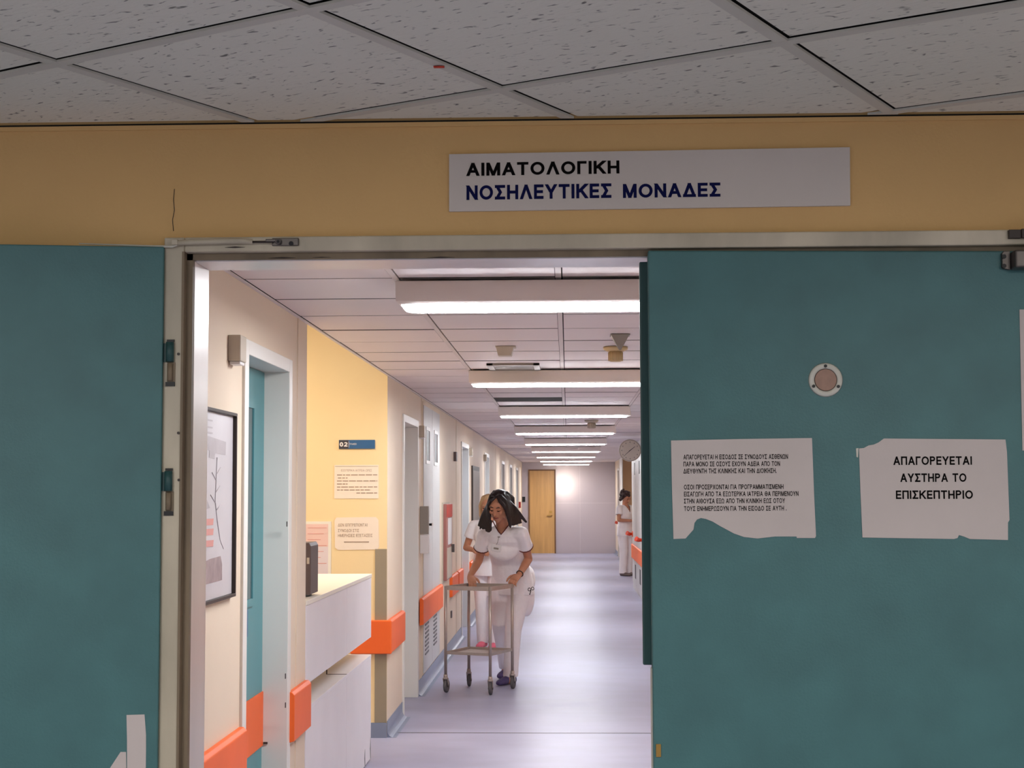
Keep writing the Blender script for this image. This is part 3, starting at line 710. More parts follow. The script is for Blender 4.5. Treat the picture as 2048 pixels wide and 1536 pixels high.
def knob_rail(x, y, z, label):
    t = thing('hand_grip', label, 'hand grip', (x, y, z))
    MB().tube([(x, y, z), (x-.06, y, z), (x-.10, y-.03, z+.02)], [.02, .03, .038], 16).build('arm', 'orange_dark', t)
    MB().cyl((x-.012, y, z), (x+.001, y, z), .05, seg=20).build('plate', 'orange', t)
for px, py, Y, x, lab in ((1268, 1068, 26.4, 1.12, 'orange hand grip at far edge of the right closets'), (1284, 1080, 22.9, 1.12, 'orange hand grip on the closets nearer the entrance'), (1233, 1046, 38.0, 1.28, 'orange hand grip farthest down the right wall')):
    q = at(px, py, 'Y', Y); knob_rail(x-.001 if x > 1.2 else 1.1075, Y, q.z, lab)

# ------------------------------------------------------------------ closets
def closet(x, sgn, a, b, z1, name, label, slots, mid, th=.012):
    t = thing(name, label, 'closet', (x, a, 0))
    MB().box(*sorted((x, x+sgn*.006)), a-.03, b+.03, .12, z1+.03).build('frame', 'cream', t)
    for k, (ya, yb) in enumerate(((a, mid-.006), (mid+.006, b))):
        dd = MB().box(*sorted((x+sgn*.006, x+sgn*th)), ya, yb, .13, z1).build('door', 'closet', t, bevel=.002)
        MB().box(*sorted((x+sgn*th, x+sgn*(th+.001))), ya+.2, ya+.5, 1.92, 2.18).build('window_slot', 'grey_slot', dd)
        w_ = MB()
        for (p0, p1, r0, r1) in ((ya+.17, ya+.2, 1.89, 2.21), (ya+.5, ya+.53, 1.89, 2.21), (ya+.2, ya+.5, 2.18, 2.21), (ya+.2, ya+.5, 1.89, 1.92)): w_.box(*sorted((x+sgn*th, x+sgn*(th+.006))), p0, p1, r0, r1)
        w_.build('slot_frame', 'white', dd)
        g = MB()
        for q in range(8): g.box(*sorted((x+sgn*th, x+sgn*(th+.004))), ya+.12, ya+.45, .27+q*.035, .285+q*.035)
        g.build('vent_grille', 'grey_slot', dd)
    MB().box(*sorted((x+sgn*th, x+sgn*(th+.05))), mid-.62, mid-.6, 1.36, 1.38).box(*sorted((x+sgn*(th+.03), x+sgn*(th+.05))), mid-.62, mid-.48, 1.36, 1.38).build('handle', 'steel', t)
    MB().box(*sorted((x+sgn*.004, x+sgn*.0065)), mid-.006, mid+.006, .13, z1).build('gap', 'charcoal', t)
    return t
closet(LX, 1, 12.99, 14.60, 2.385, 'closet', 'tall light grey double closet doors on the left wall', 2, 13.80)
block = MB().box(1.12, RX, 20.0, 26.7, 0, CEIL).build('closet_casing', 'closet')
cbt = thing('closet', 'light grey closets standing forward from the right wall below clock', 'closet', (1.2, 20, 0)); block.parent = cbt
for ya in (20.1, 21.75, 23.4, 25.05):
    dd = MB().box(1.108, 1.1195, ya, ya+1.6, .12, 2.36).build('door', 'closet', cbt, bevel=.002)
    MB().box(1.106, 1.108, ya+.25, ya+.6, 1.92, 2.12).build('window_slot', 'black', dd)
    MB().box(1.106, 1.108, ya+.25, ya+.6, .22, .45).build('vent_grille', 'black', dd)
# fire hose cabinet
mat('pinkish', (160, 104, 96), .4)
fc = thing('fire_cabinet', 'red topped fire hose cabinet on the left wall', 'fire cabinet', (LX, 15.4, 1.1))
MB().box(LX, LX+.012, 14.98, 15.78, .765, 1.545).build('frame', 'plastic', fc)
MB().box(LX+.012, LX+.045, 15.03, 15.74, .785, 1.53).build('body', 'pinkish', fc, bevel=.004)
MB().box(LX+.0455, LX+.0485, 15.035, 15.735, 1.40, 1.525).build('red_header', 'red', fc)
MB().box(LX+.045, LX+.048, 15.08, 15.66, .80, 1.10).build('glass', 'plastic', fc)
MB().box(LX+.045, LX+.050, 15.2, 15.62, 1.13, 1.39).build('instruction_sheet', 'white', fc)
MB().box(LX+.045, LX+.075, 15.62, 15.68, 1.04, 1.12).build('latch', 'steel_dark', fc)

# call boxes and small wall things on the left wall
def callbox(Y, z, label, s=1.0):
    t = thing('call_lamp', label, 'call lamp', (LX, Y, z), 'call lamps beside the ward doors')
    MB().box(LX, LX+.047*s, Y, Y+.10, z, z+.095).build('housing', 'plastic', t, bevel=.004)
    MB().box(LX+.004, LX+.043*s, Y+.012, Y+.088, z-.012, z-.0005).build('lens', 'white', t, bevel=.003)
callbox(5.50, 2.122, 'beige call lamp box by the top of nearest teal door')
callbox(12.66, 2.10, 'beige call lamp box beyond the white recessed door')
callbox(19.1, 2.10, 'beige call lamp box beyond the first blue grey door')
callbox(22.45, 2.10, 'beige call lamp box before the second blue grey door')
t = thing('gel_dispenser', 'dark and white hand gel dispenser next to the grey closet', 'dispenser', (LX, 12.8, 1.3))
MB().box(LX, LX+.07, 12.76, 12.84, 1.30, 1.53).build('bracket', 'plastic_grey', t, bevel=.004); MB().box(LX, LX+.075, 12.76, 12.84, 1.14, 1.295).build('bottle', 'white', t, bevel=.006)
tag(MB().box(LX, LX+.03, 16.55, 16.68, 1.98, 2.08).build('alarm_sounder', 'charcoal'), 'small dark box high on wall before the blue grey door', 'alarm')
tag(MB().box(LX, LX+.012, 16.1, 16.2, .34, .41).build('wall_socket', 'charcoal'), 'dark socket low on wall under the rail past fire cabinet', 'socket')
tag(MB().box(LX, LX+.05, 38.6, 38.75, 1.25, 1.40).build('call_button', 'red'), 'red fire call point near the far end of left wall', 'alarm button')
tag(MB().box(-1.22, -1.14, END-.02, END, 1.38, 1.52).build('light_switch', 'black'), 'small black switch left of the far wooden door', 'switch')
pf = thing('picture_frame', 'dark framed picture on left wall between the blue grey doors', 'picture', (LX, 20.4, 1.5))
MB().box(LX, LX+.02, 19.6, 21.1, 1.15, 1.985).build('frame', 'dark_brown', pf); MB().box(LX+.02, LX+.022, 19.68, 21.02, 1.21, 1.925).build('print', 'plastic_grey', pf)

# poster near entrance
ps = thing('poster', 'black framed poster with grey figure and red lines near entrance', 'poster', (LX, 5.3, 1.6))
py0, py1, pz0, pz1 = 5.03, 5.575, 1.272, 1.935
fr = MB()
for (a, b, c0, c1) in ((py0, py1, pz1-.012, pz1), (py0, py1, pz0, pz0+.012), (py0, py0+.012, pz0+.012, pz1-.012), (py1-.012, py1, pz0+.012, pz1-.012)): fr.box(LX+.001, LX+.022, a, b, c0, c1)
fr.build('frame', 'dark_brown', ps, bevel=.002)
mat('poster_paper', (202, 196, 198), .35, var=.04, vscale=5)
mat('poster_grey', (176, 168, 170), .4, var=.12, vscale=10)
mat('poster_dark', (156, 138, 138), .4, var=.25, vscale=16)
MB().box(LX+.001, LX+.008, py0+.012, py1-.012, pz0+.012, pz1-.012).build('print', 'poster_paper', ps)
XP = LX+.0085
def onposter(pts, m, name): return MB().prism([(XP, p.y, p.z) for p in [at(x, y, 'X', XP) for x, y in pts]], (.0004, 0, 0)).build(name, m, ps)
onposter([(405, 868), (452, 884), (451, 910), (430, 906), (429, 918), (418, 915), (419, 901), (404, 897)], 'poster_grey', 'printed_shape')
onposter([(401, 980), (410, 990), (420, 1016), (414, 1018), (400, 1008)], 'poster_grey', 'printed_shape')
st2 = MB(); pp = [at(x, y, 'X', XP) for x, y in ((434, 915), (432, 960), (430, 1000), (434, 1040), (440, 1080), (447, 1098))]
st2.tube(pp, [.003, .0022, .002, .002, .0015, .001], 6)
for a, b in (((432, 950), (441, 935)), ((431, 985), (440, 972)), ((430, 1005), (421, 990)), ((433, 1020), (441, 1010)), ((432, 960), (424, 945))): st2.tube([at(*a, 'X', XP), at(*b, 'X', XP)], .0018, 6)
st2.build('printed_stem', 'poster_grey', ps)
onposter([(401, 1128), (420, 1118), (441, 1112), (444, 1128), (444, 1160), (401, 1172)], 'poster_dark', 'printed_shape')
rd = MB()
for yc in (1046, 1066, 1089):
    rd.prism([(XP, p.y, p.z) for p in [at(x, y, 'X', XP) for x, y in ((400, yc-7), (427, yc-9), (426, yc+4), (400, yc+6))]], (.0006, 0, 0))
rd.build('printed_line', 'ink_red', ps)
gl = MB()
for yc in (838, 852, 863):
    gl.prism([(XP, p.y, p.z) for p in [at(x, y, 'X', XP) for x, y in ((405, yc-2), (425, yc+2), (425, yc+5), (405, yc+1))]], (.0006, 0, 0))
gl.build('printed_line', 'poster_grey', ps)

# ------------------------------------------------------------------ reception counter
CX = LX+.003; C0, C1, CT = N0+.004, 9.58, 1.142
ct = thing('reception_counter', 'white reception counter with slot between upper and lower panels', 'counter', (-1.6, 8.4, 0))
MB().box(-2.0, CX+.004, C0, C1, CT-.022, CT).build('top', 'counter_top', ct, bevel=.002)
for a, b in ((C0, 8.525), (8.531, C1)):
    MB().box(CX-.02, CX, a, b, .752, CT-.0225).build('upper_panel', 'counter', ct, bevel=.0015)
    MB().box(CX-.02, CX, a, b, .012, .628).build('lower_panel', 'counter', ct, bevel=.0015)
MB().box(-1.62, CX+.001, C0, C1, .629, .646).build('shelf', 'counter', ct, bevel=.001)
MB().box(-1.62, -1.60, C0, C1, .646, .752).build('slot_back', 'counter', ct)
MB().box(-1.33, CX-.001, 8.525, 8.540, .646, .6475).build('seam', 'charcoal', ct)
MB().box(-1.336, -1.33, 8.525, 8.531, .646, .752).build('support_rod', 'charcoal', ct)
MB().box(-1.98, -1.27, C0, C0+.02, .0, CT-.022).box(-1.98, CX-.02, C1-.02, C1, .0, .629).box(-1.98, CX-.02, C1-.02, C1, .752, CT-.022).build('side_panel', 'counter', ct)
ch = MB()
for yy, hh in ((9.56, .13), (9.3, .1), (8.9, .05)):
    ch.prism([(CX+.0004, yy, .012), (CX+.0004, yy-.02, .012+hh*.5), (CX+.0004, yy+.004, .012+hh), (CX+.0004, yy+.015, .012)], (.0006, 0, 0))
tag(ch.build('chipped_edge', 'grey_slot', ct), 'chipped dark edge near the floor')
cc = thing('computer_case', 'dark upright computer case on the reception counter', 'computer', (-1.35, 7.55, CT))
MB().prism([(-1.55, 7.44, CT+.012), (-1.243, 7.44, CT+.012), (-1.243, 7.44, CT+.245), (-1.252, 7.44, CT+.262), (-1.55, 7.44, CT+.254)], (0, .22, 0)).build('body', 'charcoal', cc, bevel=.004)
MB().box(-1.55, -1.27, 7.45, 7.64, CT, CT+.012).build('foot', 'black', cc)
MB().box(-1.262, -1.250, 7.438, 7.4405, CT+.16, CT+.19).build('label', 'plastic', cc)

# on the yellow wall
NY2 = N1-.003
s2 = thing('room_sign', 'blue room sign reading 02 on the yellow wall', 'sign', tuple(at(714, 889, 'Y', NY2)))
def q4(x0, y0_, x1, y1, Y): 
    a, b = at(x0, y0_, 'Y', Y), at(x1, y1, 'Y', Y); return a.x, b.x, b.z, a.z
x0, x1, z0, z1 = q4(678, 880, 750, 897.5, NY2)
MB().box(x0, x1, NY2-.008, NY2, z0, z1).build('plate', 'sign_blue', s2, bevel=.002)
MB().box(x0+.002, x0+.066, NY2-.009, NY2-.0081, z0+.002, z1-.002).build('number_field', 'sign_navy', s2)
text('lettering', '02', x0+.006, (z0+z1)/2, .030, .054, NY2-.0096, 'white', s2, .045)
text('lettering', 'ΓΡΑΦΕΙΟ', x0+.072, (z0+z1)/2+.002, .011, .05, NY2-.0096, 'white', s2, .01)
MB().box(x0+.068, x0+.070, NY2-.0096, NY2-.0088, z0+.01, z1-.01).build('divider', 'white', s2)
p1 = thing('paper_notice', 'small printed paper notice just below the blue 02 sign', 'notice', tuple(at(712, 963, 'Y', NY2)))
x0, x1, z0, z1 = q4(669, 930, 757, 997, NY2)
MB().box(x0, x1, NY2-.002, NY2, z0, z1).build('sheet', 'paper_light', p1)
text('lettering', 'ΕΞΩΤΕΡΙΚΑ ΙΑΤΡΕΙΑ ΩΡΕΣ', (x0+x1)/2, z1-.037, .014, .21, NY2-.0025, 'ink_soft', p1, .0, align='c')
ln = MB(); W = x1-x0
for k, (u0, u1) in enumerate(((.06, .97), (.08, .3), (.06, .97), (.06, .3), (.06, .97), (.06, .83), (.5, .97))):
    zz = z1-.068-k*.0205
    u = u0
    while u < u1:
        du = min(random.uniform(.05, .16), u1-u); ln.box(x0+u*W, x0+(u+du)*W, NY2-.0028, NY2-.0022, zz-.0032, zz+.0032); u += du+.02
ln.build('text_lines', 'ink_soft', p1)
MB().box(x0+.005, x1-.005, NY2-.003, NY2-.0022, z1-.012, z1-.007).build('top_edge', 'plastic', p1)
p2 = thing('paper_notice', 'rounded white notice with three grey lines above the counter', 'notice', tuple(at(712, 1068, 'Y', NY2)))
sheet([(673, 1035), (752, 1034), (757, 1040), (758, 1093), (755, 1099), (676, 1100), (670, 1095), (669, 1041)], NY2-.002, .002).build('sheet', 'paper_light', p2)
for s_, a, b, yt, yb in (('ΔΕΝ ΕΠΙΤΡΕΠΟΝΤΑΙ', 676, 735, 1047, 1053), ('ΣΥΝΟΔΟΙ ΣΤΙΣ', 676, 718, 1058, 1064), ('ΗΜΕΡΗΣΙΕΣ ΕΞΕΤΑΣΕΙΣ', 676, 745, 1068, 1074)):
    words('lettering', s_, a, b, yt, yb, 0, NY2-.0026, 'ink_soft', p2, .012)
x0, x1, z0, z1 = q4(688, 1083, 738, 1085, NY2); MB().box(x0, x1, NY2-.0028, NY2-.0021, z0, z1).build('rule_line', 'ink_soft', p2)
mat('poster_pink', (232, 196, 186), .6); mat('poster_lilac', (222, 208, 210), .6)
p3 = thing('poster', 'pink and lilac poster partly hidden behind the dark computer', 'poster', tuple(at(640, 1090, 'Y', NY2)))
x0, x1, z0, z1 = q4(590, 1043, 662, 1160, NY2)
MB().box(x0, x1, NY2-.006, NY2, z0, z1).build('frame', 'counter_top', p3)
MB().box(x0, x1-.02, NY2-.007, NY2-.0061, z1-.17, z1-.018).build('print', 'poster_pink', p3)
MB().box(x0, x1-.02, NY2-.007, NY2-.0061, z0, z1-.171).build('print_lower', 'poster_lilac', p3)
m_ = MB()
for k in range(7): m_.box(x1-.16, x1-.03-.02*(k % 3), NY2-.0078, NY2-.0071, z1-.045-.04*k, z1-.041-.04*k)
m_.build('text_lines', 'ink_red', p3)
x0, x1, z0, z1 = q4(750, 1098, 775, 1442, N1-.006)
tag(MB().box(x0, LX-.002, N1-.006, N1-.0005, .102, z1).build('wall_guard', 'grey_plate', None, bevel=.001), 'tall grey guard plate at the yellow wall corner', 'wall guard')

# ------------------------------------------------------------------ trolley
tA = Vector((-1.012, 12.77, 0)); e1 = Vector((.925, -.375, 0)).normalized(); e2 = Vector((.375, .925, 0)).normalized(); TW, TD, TH = .405, .44, .872
tr_ = thing('trolley', 'two shelf steel trolley on castors pushed by the nurse', 'trolley', tuple(tA+(e1*TW+e2*TD)/2))
def tp_(u, v, z): q = tA+e1*u+e2*v; return Vector((q.x, q.y, z))
def traymesh(z, lip):
    m = MB(); r = .012
    m.prism([tp_(r, r, z), tp_(TW-r, r, z), tp_(TW-r, TD-r, z), tp_(r, TD-r, z)], (0, 0, .004))
    for a, b in (((0, 0), (TW, 0)), ((TW, 0), (TW, TD)), ((TW, TD), (0, TD)), ((0, TD), (0, 0))):
        p0, p1 = tp_(*a, z), tp_(*b, z); dv = (p1-p0).normalized(); sd = Vector((dv.y, -dv.x, 0))*.004
        m.prism([p0-sd, p1-sd, p1+sd, p0+sd], (0, 0, lip))
    return m
traymesh(TH-.032, .034).build('top_shelf', 'steel', tr_)
traymesh(.315, .022).build('bottom_shelf', 'steel', tr_)
for i, (u, v) in enumerate(((0, 0), (TW, 0), (TW, TD), (0, TD))):
    MB().tube([tp_(u, v, .145), tp_(u, v, TH)], .0125, 14).build('leg', 'steel', tr_)
    cs = MB().cyl(tp_(u, v, .115), tp_(u, v, .15), .017, seg=16)
    wv = Vector((.25, .97, 0)).normalized() if i % 2 == 0 else Vector((.1, .99, 0)).normalized(); sd = Vector((wv.y, -wv.x, 0))
    ctr = tp_(u, v, .055)+wv*.02
    for s in (-1, 1):
        b0 = tp_(u, v, .118)+sd*.017*s; cpt = ctr+sd*.017*s; f3 = wv*.018
        cs.prism([b0-f3, b0+f3, cpt+f3*.5+Vector((0, 0, -.005)), cpt-f3*.5+Vector((0, 0, -.005))], sd*.003*s)
    cs.ell(tp_(u, v, .118), (.024, .024, .014), sub=2)
    cst = cs.build('caster', 'steel', tr_)
    w_ = MB(); pr = [(-.013, .046), (-.010, .053), (0, .0555), (.010, .053), (.013, .046)]
    w_.tube([ctr+sd*a for a, r in pr], [r for a, r in pr], 28); w_.build('wheel', 'rubber', cst)
    MB().cyl(ctr-sd*.0205, ctr+sd*.0205, .012, seg=14).build('axle', 'steel_dark', cst)

# ------------------------------------------------------------------ people
def hand(mb, wrist, d, up, side, curl=.5, size=1.0, spread=.12):
    """palm and five separate bent fingers. d: direction from wrist to knuckles; up: back of the hand; side +1 thumb on the right of d seen from up"""
    d = Vector(d).normalized(); up = Vector(up); up = (up-d*up.dot(d)).normalized(); sd = d.cross(up)*side
    k = size; w_ = Vector(wrist)
    mb.loft([(w_, sd*.026*k, up*.018*k), (w_+d*.03*k, sd*.034*k, up*.016*k), (w_+d*.065*k, sd*.040*k, up*.015*k), (w_+d*.088*k, sd*.038*k, up*.011*k)], 16)
    for i, (o, L_, r) in enumerate(((.030, .070, .0085), (.010, .079, .009), (-.011, .073, .0085), (-.031, .058, .0075))):
        p0 = w_+d*.082*k+sd*o*k; dirv = (d+sd*o*spread*12).normalized()
        a1 = curl*.8; q1 = (dirv*math.cos(a1)-up*math.sin(a1)); p1 = p0+q1*L_*.45*k
        a2 = curl*1.9; q2 = (dirv*math.cos(a2)-up*math.sin(a2)); p2 = p1+q2*L_*.33*k
        a3 = curl*2.7; q3 = (dirv*math.cos(a3)-up*math.sin(a3)); p3 = p2+q3*L_*.25*k
        mb.cap(p0-dirv*.015*k, r*1.08*k, p1, r*k, 10); mb.cap(p1, r*k, p2, r*.9*k, 10); mb.cap(p2, r*.9*k, p3, r*.75*k, 10)
    t0 = w_+d*.022*k+sd*.026*k; t1 = t0+(d*.55+sd*.8-up*.25).normalized()*.040*k; t2 = t1+(d*.85+sd*.35-up*.5).normalized()*.032*k; t3 = t2+(d*.8-sd*.05-up*.6).normalized()*.022*k
    mb.cap(t0, .014*k, t1, .011*k, 10); mb.cap(t1, .011*k, t2, .0095*k, 10); mb.cap(t2, .0095*k, t3, .008*k, 10)
def basis(fwd, up):
    f = Vector(fwd).normalized(); u = Vector(up); u = (u-f*u.dot(f)).normalized(); r = f.cross(u)
    return Matrix((r, f, u)).transposed()          # columns right, forward, up
def head(mb, c, B, k=1.0):
    "skull, jaw, brow, nose, lips, chin, ears; c = centre of head"
    def p(x, y, z): return Vector(c)+B @ Vector((x, y, z))*k
    def e(x, y, z, rx, ry, rz, sub=3): mb.ell(p(x, y, z), (rx*k, ry*k, rz*k), B, sub)
    e(0, -.012, .030, .074, .092, .085); e(0, .030, -.020, .062, .060, .085); e(0, .045, -.075, .038, .040, .034)
    e(0, .050, .030, .058, .040, .050); e(0, .058, -.095, .020, .022, .018, 2)
    for s in (-1, 1):
        e(.033*s, .068, -.018, .024, .020, .024, 2); e(.028*s, .078, .032, .026, .014, .010, 2); e(.074*s, -.005, -.005, .010, .020, .032, 2)
        e(.030*s, .076, .010, .017, .014, .011, 2); e(.050*s, .02, -.06, .020, .035, .030, 2)
    mb.tube([p(0, .082, .022), p(0, .096, -.008), p(0, .106, -.028), p(0, .088, -.036)], [.007*k, .009*k, .012*k, .008*k], 10)
    for s in (-1, 1): e(.011*s, .090, -.031, .009, .010, .008, 2)
    e(0, .082, -.054, .022, .013, .006, 2); e(0, .080, -.064, .019, .013, .007, 2)
    return p
def face(par, p, B, k, m_hair='hair'):
    mb = MB()
    for s in (-1, 1):
        mb.tube([p(.014*s, .090, .006), p(.028*s, .0925, .0025), p(.044*s, .083, .007)], [.0012*k, .0036*k, .0015*k], 8)
    mb.build('eyelashes', 'ink', par)
    mb = MB()
    for s in (-1, 1): mb.tube([p(.012*s, .092, .030), p(.030*s, .0935, .037), p(.050*s, .080, .030)], [.003*k, .0038*k, .0015*k], 8)
    mb.build('eyebrows', m_hair, par)
    mb = MB(); mb.tube([p(-.024, .084, -.058), p(-.010, .0945, -.056), p(0, .0955, -.0575), p(.010, .0945, -.056), p(.024, .084, -.058)], [.0015*k, .0048*k, .0052*k, .0048*k, .0015*k], 10)
    mb.build('lips', 'lips', par)

def PX(x, y, Y): return at(x, y, 'Y', Y)
# ---- nurse with the trolley
nu = thing('person', 'person in white tunic and trousers leaning forward to push steel trolley', 'person', (-.5, 13.4, 0))
hipc = PX(1026, 1166, 13.50); hipc.z = .90
fwd = Vector((-.28, -.96, 0)).normalized(); sdv = Vector((.96, -.28, 0)).normalized()   # sdv = towards photo right
shC = PX(1006, 1066, 13.17)
shL, shR = PX(968, 1070, 13.20), PX(1044, 1066, 13.10)
elL, elR = PX(958, 1120, 13.36), PX(1057, 1118, 13.32)
wrL, wrR = PX(940, 1152, 13.22), PX(1038, 1150, 13.12)
hC = PX(998, 1013, 13.02); HB = basis((-.30, -.86, -.42), (-.05, -.40, .92))
kneeR, ankR = PX(1027, 1262, 13.30), PX(1024, 1342, 13.42)
hipR = hipc+sdv*-.02+Vector((0, 0, -.06)); 
kneeL, ankL = PX(1000, 1258, 13.36), PX(1010, 1318, 13.92)
legA = (hipc+sdv*.075+Vector((0, 0, -.05)), PX(1026, 1262, 13.38), PX(1021, 1350, 13.36))     # standing leg
legB = (hipc-sdv*.095+Vector((0, 0, -.05)), PX(1000, 1250, 13.48), PX(1013, 1334, 13.85))      # trailing leg
body = MB()
hp = head(body, hC, HB, 1.07)
neck0 = shC+Vector((0, .01, .03))
body.loft([(neck0+Vector((0, .02, -.05)), (.075, 0, 0), (0, .06, 0)), (neck0+Vector((0, 0, .01)), (.056, 0, 0), (0, .055, 0)), (hC+HB @ Vector((0, -.01, -.09)), (.05, 0, 0), (0, .052, 0)), (hC, (.045, 0, 0), (0, .05, 0))], 20)
def torso(mb, infl):
    mb.loft([(hipc+Vector((0, 0, -.10)), sdv*(.155+infl), fwd*(.11+infl)), (hipc+Vector((0, 0, .0)), sdv*(.165+infl), fwd*(.125+infl)), (hipc.lerp(shC, .3)+Vector((0, .03, 0)), sdv*(.150+infl), fwd*(.108+infl)),
             (hipc.lerp(shC, .55)+Vector((0, .02, 0)), sdv*(.150+infl), fwd*(.115+infl)), (hipc.lerp(shC, .8), sdv*(.155+infl), fwd*(.118+infl)), (shC+Vector((0, .02, -.02)), sdv*(.15+infl), fwd*(.085+infl)), (shC+Vector((0, .02, .035)), sdv*(.098+infl), fwd*(.062+infl)), (shC+Vector((0, .02, .075)), sdv*(.062+infl), fwd*(.050+infl))])
torso(body, -.008)
for sh, el, wr in ((shL, elL, wrL), (shR, elR, wrR)):
    body.cap(sh, .048, sh.lerp(el, .5), .041); body.cap(sh.lerp(el, .5), .041, el, .035); body.cap(el, .036, el.lerp(wr, .35), .036); body.cap(el.lerp(wr, .35), .036, wr, .024)
gL, gR = tp_(.03, TD, TH), tp_(TW, TD-.02, TH)
hdL = (gL-wrL); hdR = (gR-wrR)
hand(body, wrL, (gL+Vector((0, 0, .02))-wrL), (-.1, .2, 1), -1, .55)
hand(body, wrR, (gR+Vector((-.01, 0, .012))-wrR), (.35, .1, 1), 1, .75)
for h_, kn, an in (legA, legB):
    body.cap(h_, .075, kn, .05); body.cap(kn, .05, an, .035); body.cap(an, .035, an+fwd*.06+Vector((0, 0, -.04)), .03)
remeshed(body, 'body', 'skin', nu, .0048, 3)
face(nu, hp, HB, 1.07)
# tunic with a V neck
tu = MB(); torso(tu, .008)
tu.loft([(hipc+Vector((0, 0, -.145))+sdv*.01, sdv*.180, fwd*.150), (hipc+Vector((0, 0, -.05)), sdv*.182, fwd*.145), (hipc.lerp(shC, .3)+Vector((0, .03, 0)), sdv*.166, fwd*.125), (hipc.lerp(shC, .6), sdv*.163, fwd*.125)])
tu.ell(hipc+sdv*.085-fwd*.07+Vector((0, 0, -.02)), (.095, .10, .14), sub=3)
tu.ell(hipc.lerp(shC, .70)+fwd*.062, (.140, .070, .120))
for sh, el, sg_ in ((shL, elL, -1), (shR, elR, 1)):
    e_ = sh.lerp(el, .52); dv = (el-sh).normalized()
    tu.cap(shC+sdv*.10*sg_+Vector((0, .015, 0)), .058, sh+Vector((0, 0, .0)), .057)
    a = dv.orthogonal().normalized(); b = dv.cross(a)
    tu.loft([(sh, a*.057, b*.057), (sh.lerp(el, .3), a*.059, b*.059), (e_, a*.066, b*.066)], 24)
tob = remeshed(tu, 'tunic', 'uniform', nu, .006, 6)
def seen(x, y, off=.003):
    "point of the tunic front under (x, y)"
    p = PX(x, y, 13.0); dv = (p-EYE).normalized()
    ok, loc, nrm, _ = tob.ray_cast(EYE, dv)
    return (loc-dv*off) if ok else p
vline = [(985, 1041), (988, 1047), (992, 1055), (997, 1063), (1002, 1069), (1008, 1062), (1015, 1053), (1021, 1044), (1025, 1037)]
vpts = [seen(*q) for q in vline]
poly = [((q-shC).dot(sdv), q.z) for q in vpts]; poly = [(poly[0][0]-.004, poly[0][1]+.12)]+poly+[(poly[-1][0]+.004, poly[-1][1]+.12)]
def inside(u, z):
    c_ = False
    for k in range(len(poly)):
        (x1, y1), (x2, y2) = poly[k], poly[k-1]
        if (y1 > z) != (y2 > z) and u < (x2-x1)*(z-y1)/(y2-y1)+x1: c_ = not c_
    return c_
bm = bmesh.new(); bm.from_mesh(tob.data)
bmesh.ops.delete(bm, geom=[f for f in bm.faces if (f.calc_center_median()-shC).dot(fwd) > 0 and inside((f.calc_center_median()-shC).dot(sdv), f.calc_center_median().z)], context='FACES')
bm.to_mesh(tob.data); bm.free()
tag(MB().tube(vpts, .0048, 8).build('piping', 'maroon', nu), 'dark maroon piping of the V neck')
for sh, el in ((shL, elL), (shR, elR)):
    e_ = sh.lerp(el, .525); dv = (el-sh).normalized(); a = dv.orthogonal().normalized(); b = dv.cross(a)
    tag(MB().tube([e_+(a*math.cos(t_)+b*math.sin(t_))*.0655 for t_ in [2*PI*k/28 for k in range(28)]], .0042, 8, closed=True).build('piping', 'maroon', nu), 'dark maroon sleeve piping')
bc = seen(993, 1096); cp = seen(998, 1074)
Bd = basis(fwd, (0, 0, 1)); Rb = Matrix.Rotation(math.radians(-8), 3, fwd)
bdm = MB(); bdm.box(-.043, .043, -.001, .002, -.028, .028); bd = bdm.build('badge', 'white', nu, bevel=.002)
bd.data.transform(Matrix.Translation(bc+fwd*.006) @ (Rb @ Bd).to_4x4())
b2 = MB(); b2.box(-.022, .022, .0022, .003, -.012, .004); b2o = b2.build('badge_print', 'plastic_grey', bd); b2o.data.transform(Matrix.Translation(bc+fwd*.006) @ (Rb @ Bd).to_4x4())
MB().tube([cp+fwd*.003, (cp+bc)/2+fwd*.006, bc+fwd*.006+Vector((0, 0, .028))], .0022, 6).ell(cp+fwd*.004, (.012, .006, .006), sub=2).build('badge_clip', 'plastic_grey', nu)
# trousers
ts = MB()
for (h_, kn, an), fl_ in ((legA, 1), (legB, 1)):
    ts.loft([(h_+Vector((0, 0, .06)), sdv*.10, fwd*.12), (h_.lerp(kn, .35), sdv*.096, fwd*.105), (kn, sdv*.072, fwd*.078), (kn.lerp(an, .6), sdv*.066, fwd*.070), (an+Vector((0, 0, -.015)), sdv*.066, fwd*.074)], 24)
ts.ell(hipc+Vector((0, 0, -.03)), (.155, .125, .12))
ts.ell(hipc+sdv*.07-fwd*.07+Vector((0, 0, -.08)), (.10, .10, .13))
ts.ell(hipc+sdv*.105-fwd*.05+Vector((0, 0, -.16)), (.075, .09, .18))
remeshed(ts, 'trousers', 'trousers', nu, .009, 5)
# scissors handles out of the side pocket
q = hipc+sdv*.178-fwd*.02+Vector((0, 0, -.0)); q = PX(1062, 1178, 13.26)
sx = MB()
for s in (-1, 1): sx.tube([q+Vector((.014*s+.011*math.cos(t_), 0, .013*math.sin(t_)+.004*s)) for t_ in [2*PI*k/14 for k in range(14)]], .003, 6, closed=True)
sx.tube([q+Vector((0, 0, -.01)), q+Vector((-.012, .01, -.05))], .004, 6)
sx.build('scissors_handle', 'black', nu)
# bracelet
dv = (wrR-elR).normalized(); a = dv.orthogonal().normalized(); b = dv.cross(a); e_ = wrR-dv*.02
MB().tube([e_+(a*math.cos(t_)+b*math.sin(t_))*.029 for t_ in [2*PI*k/20 for k in range(20)]], .004, 6, closed=True).build('bracelet', 'black', nu)
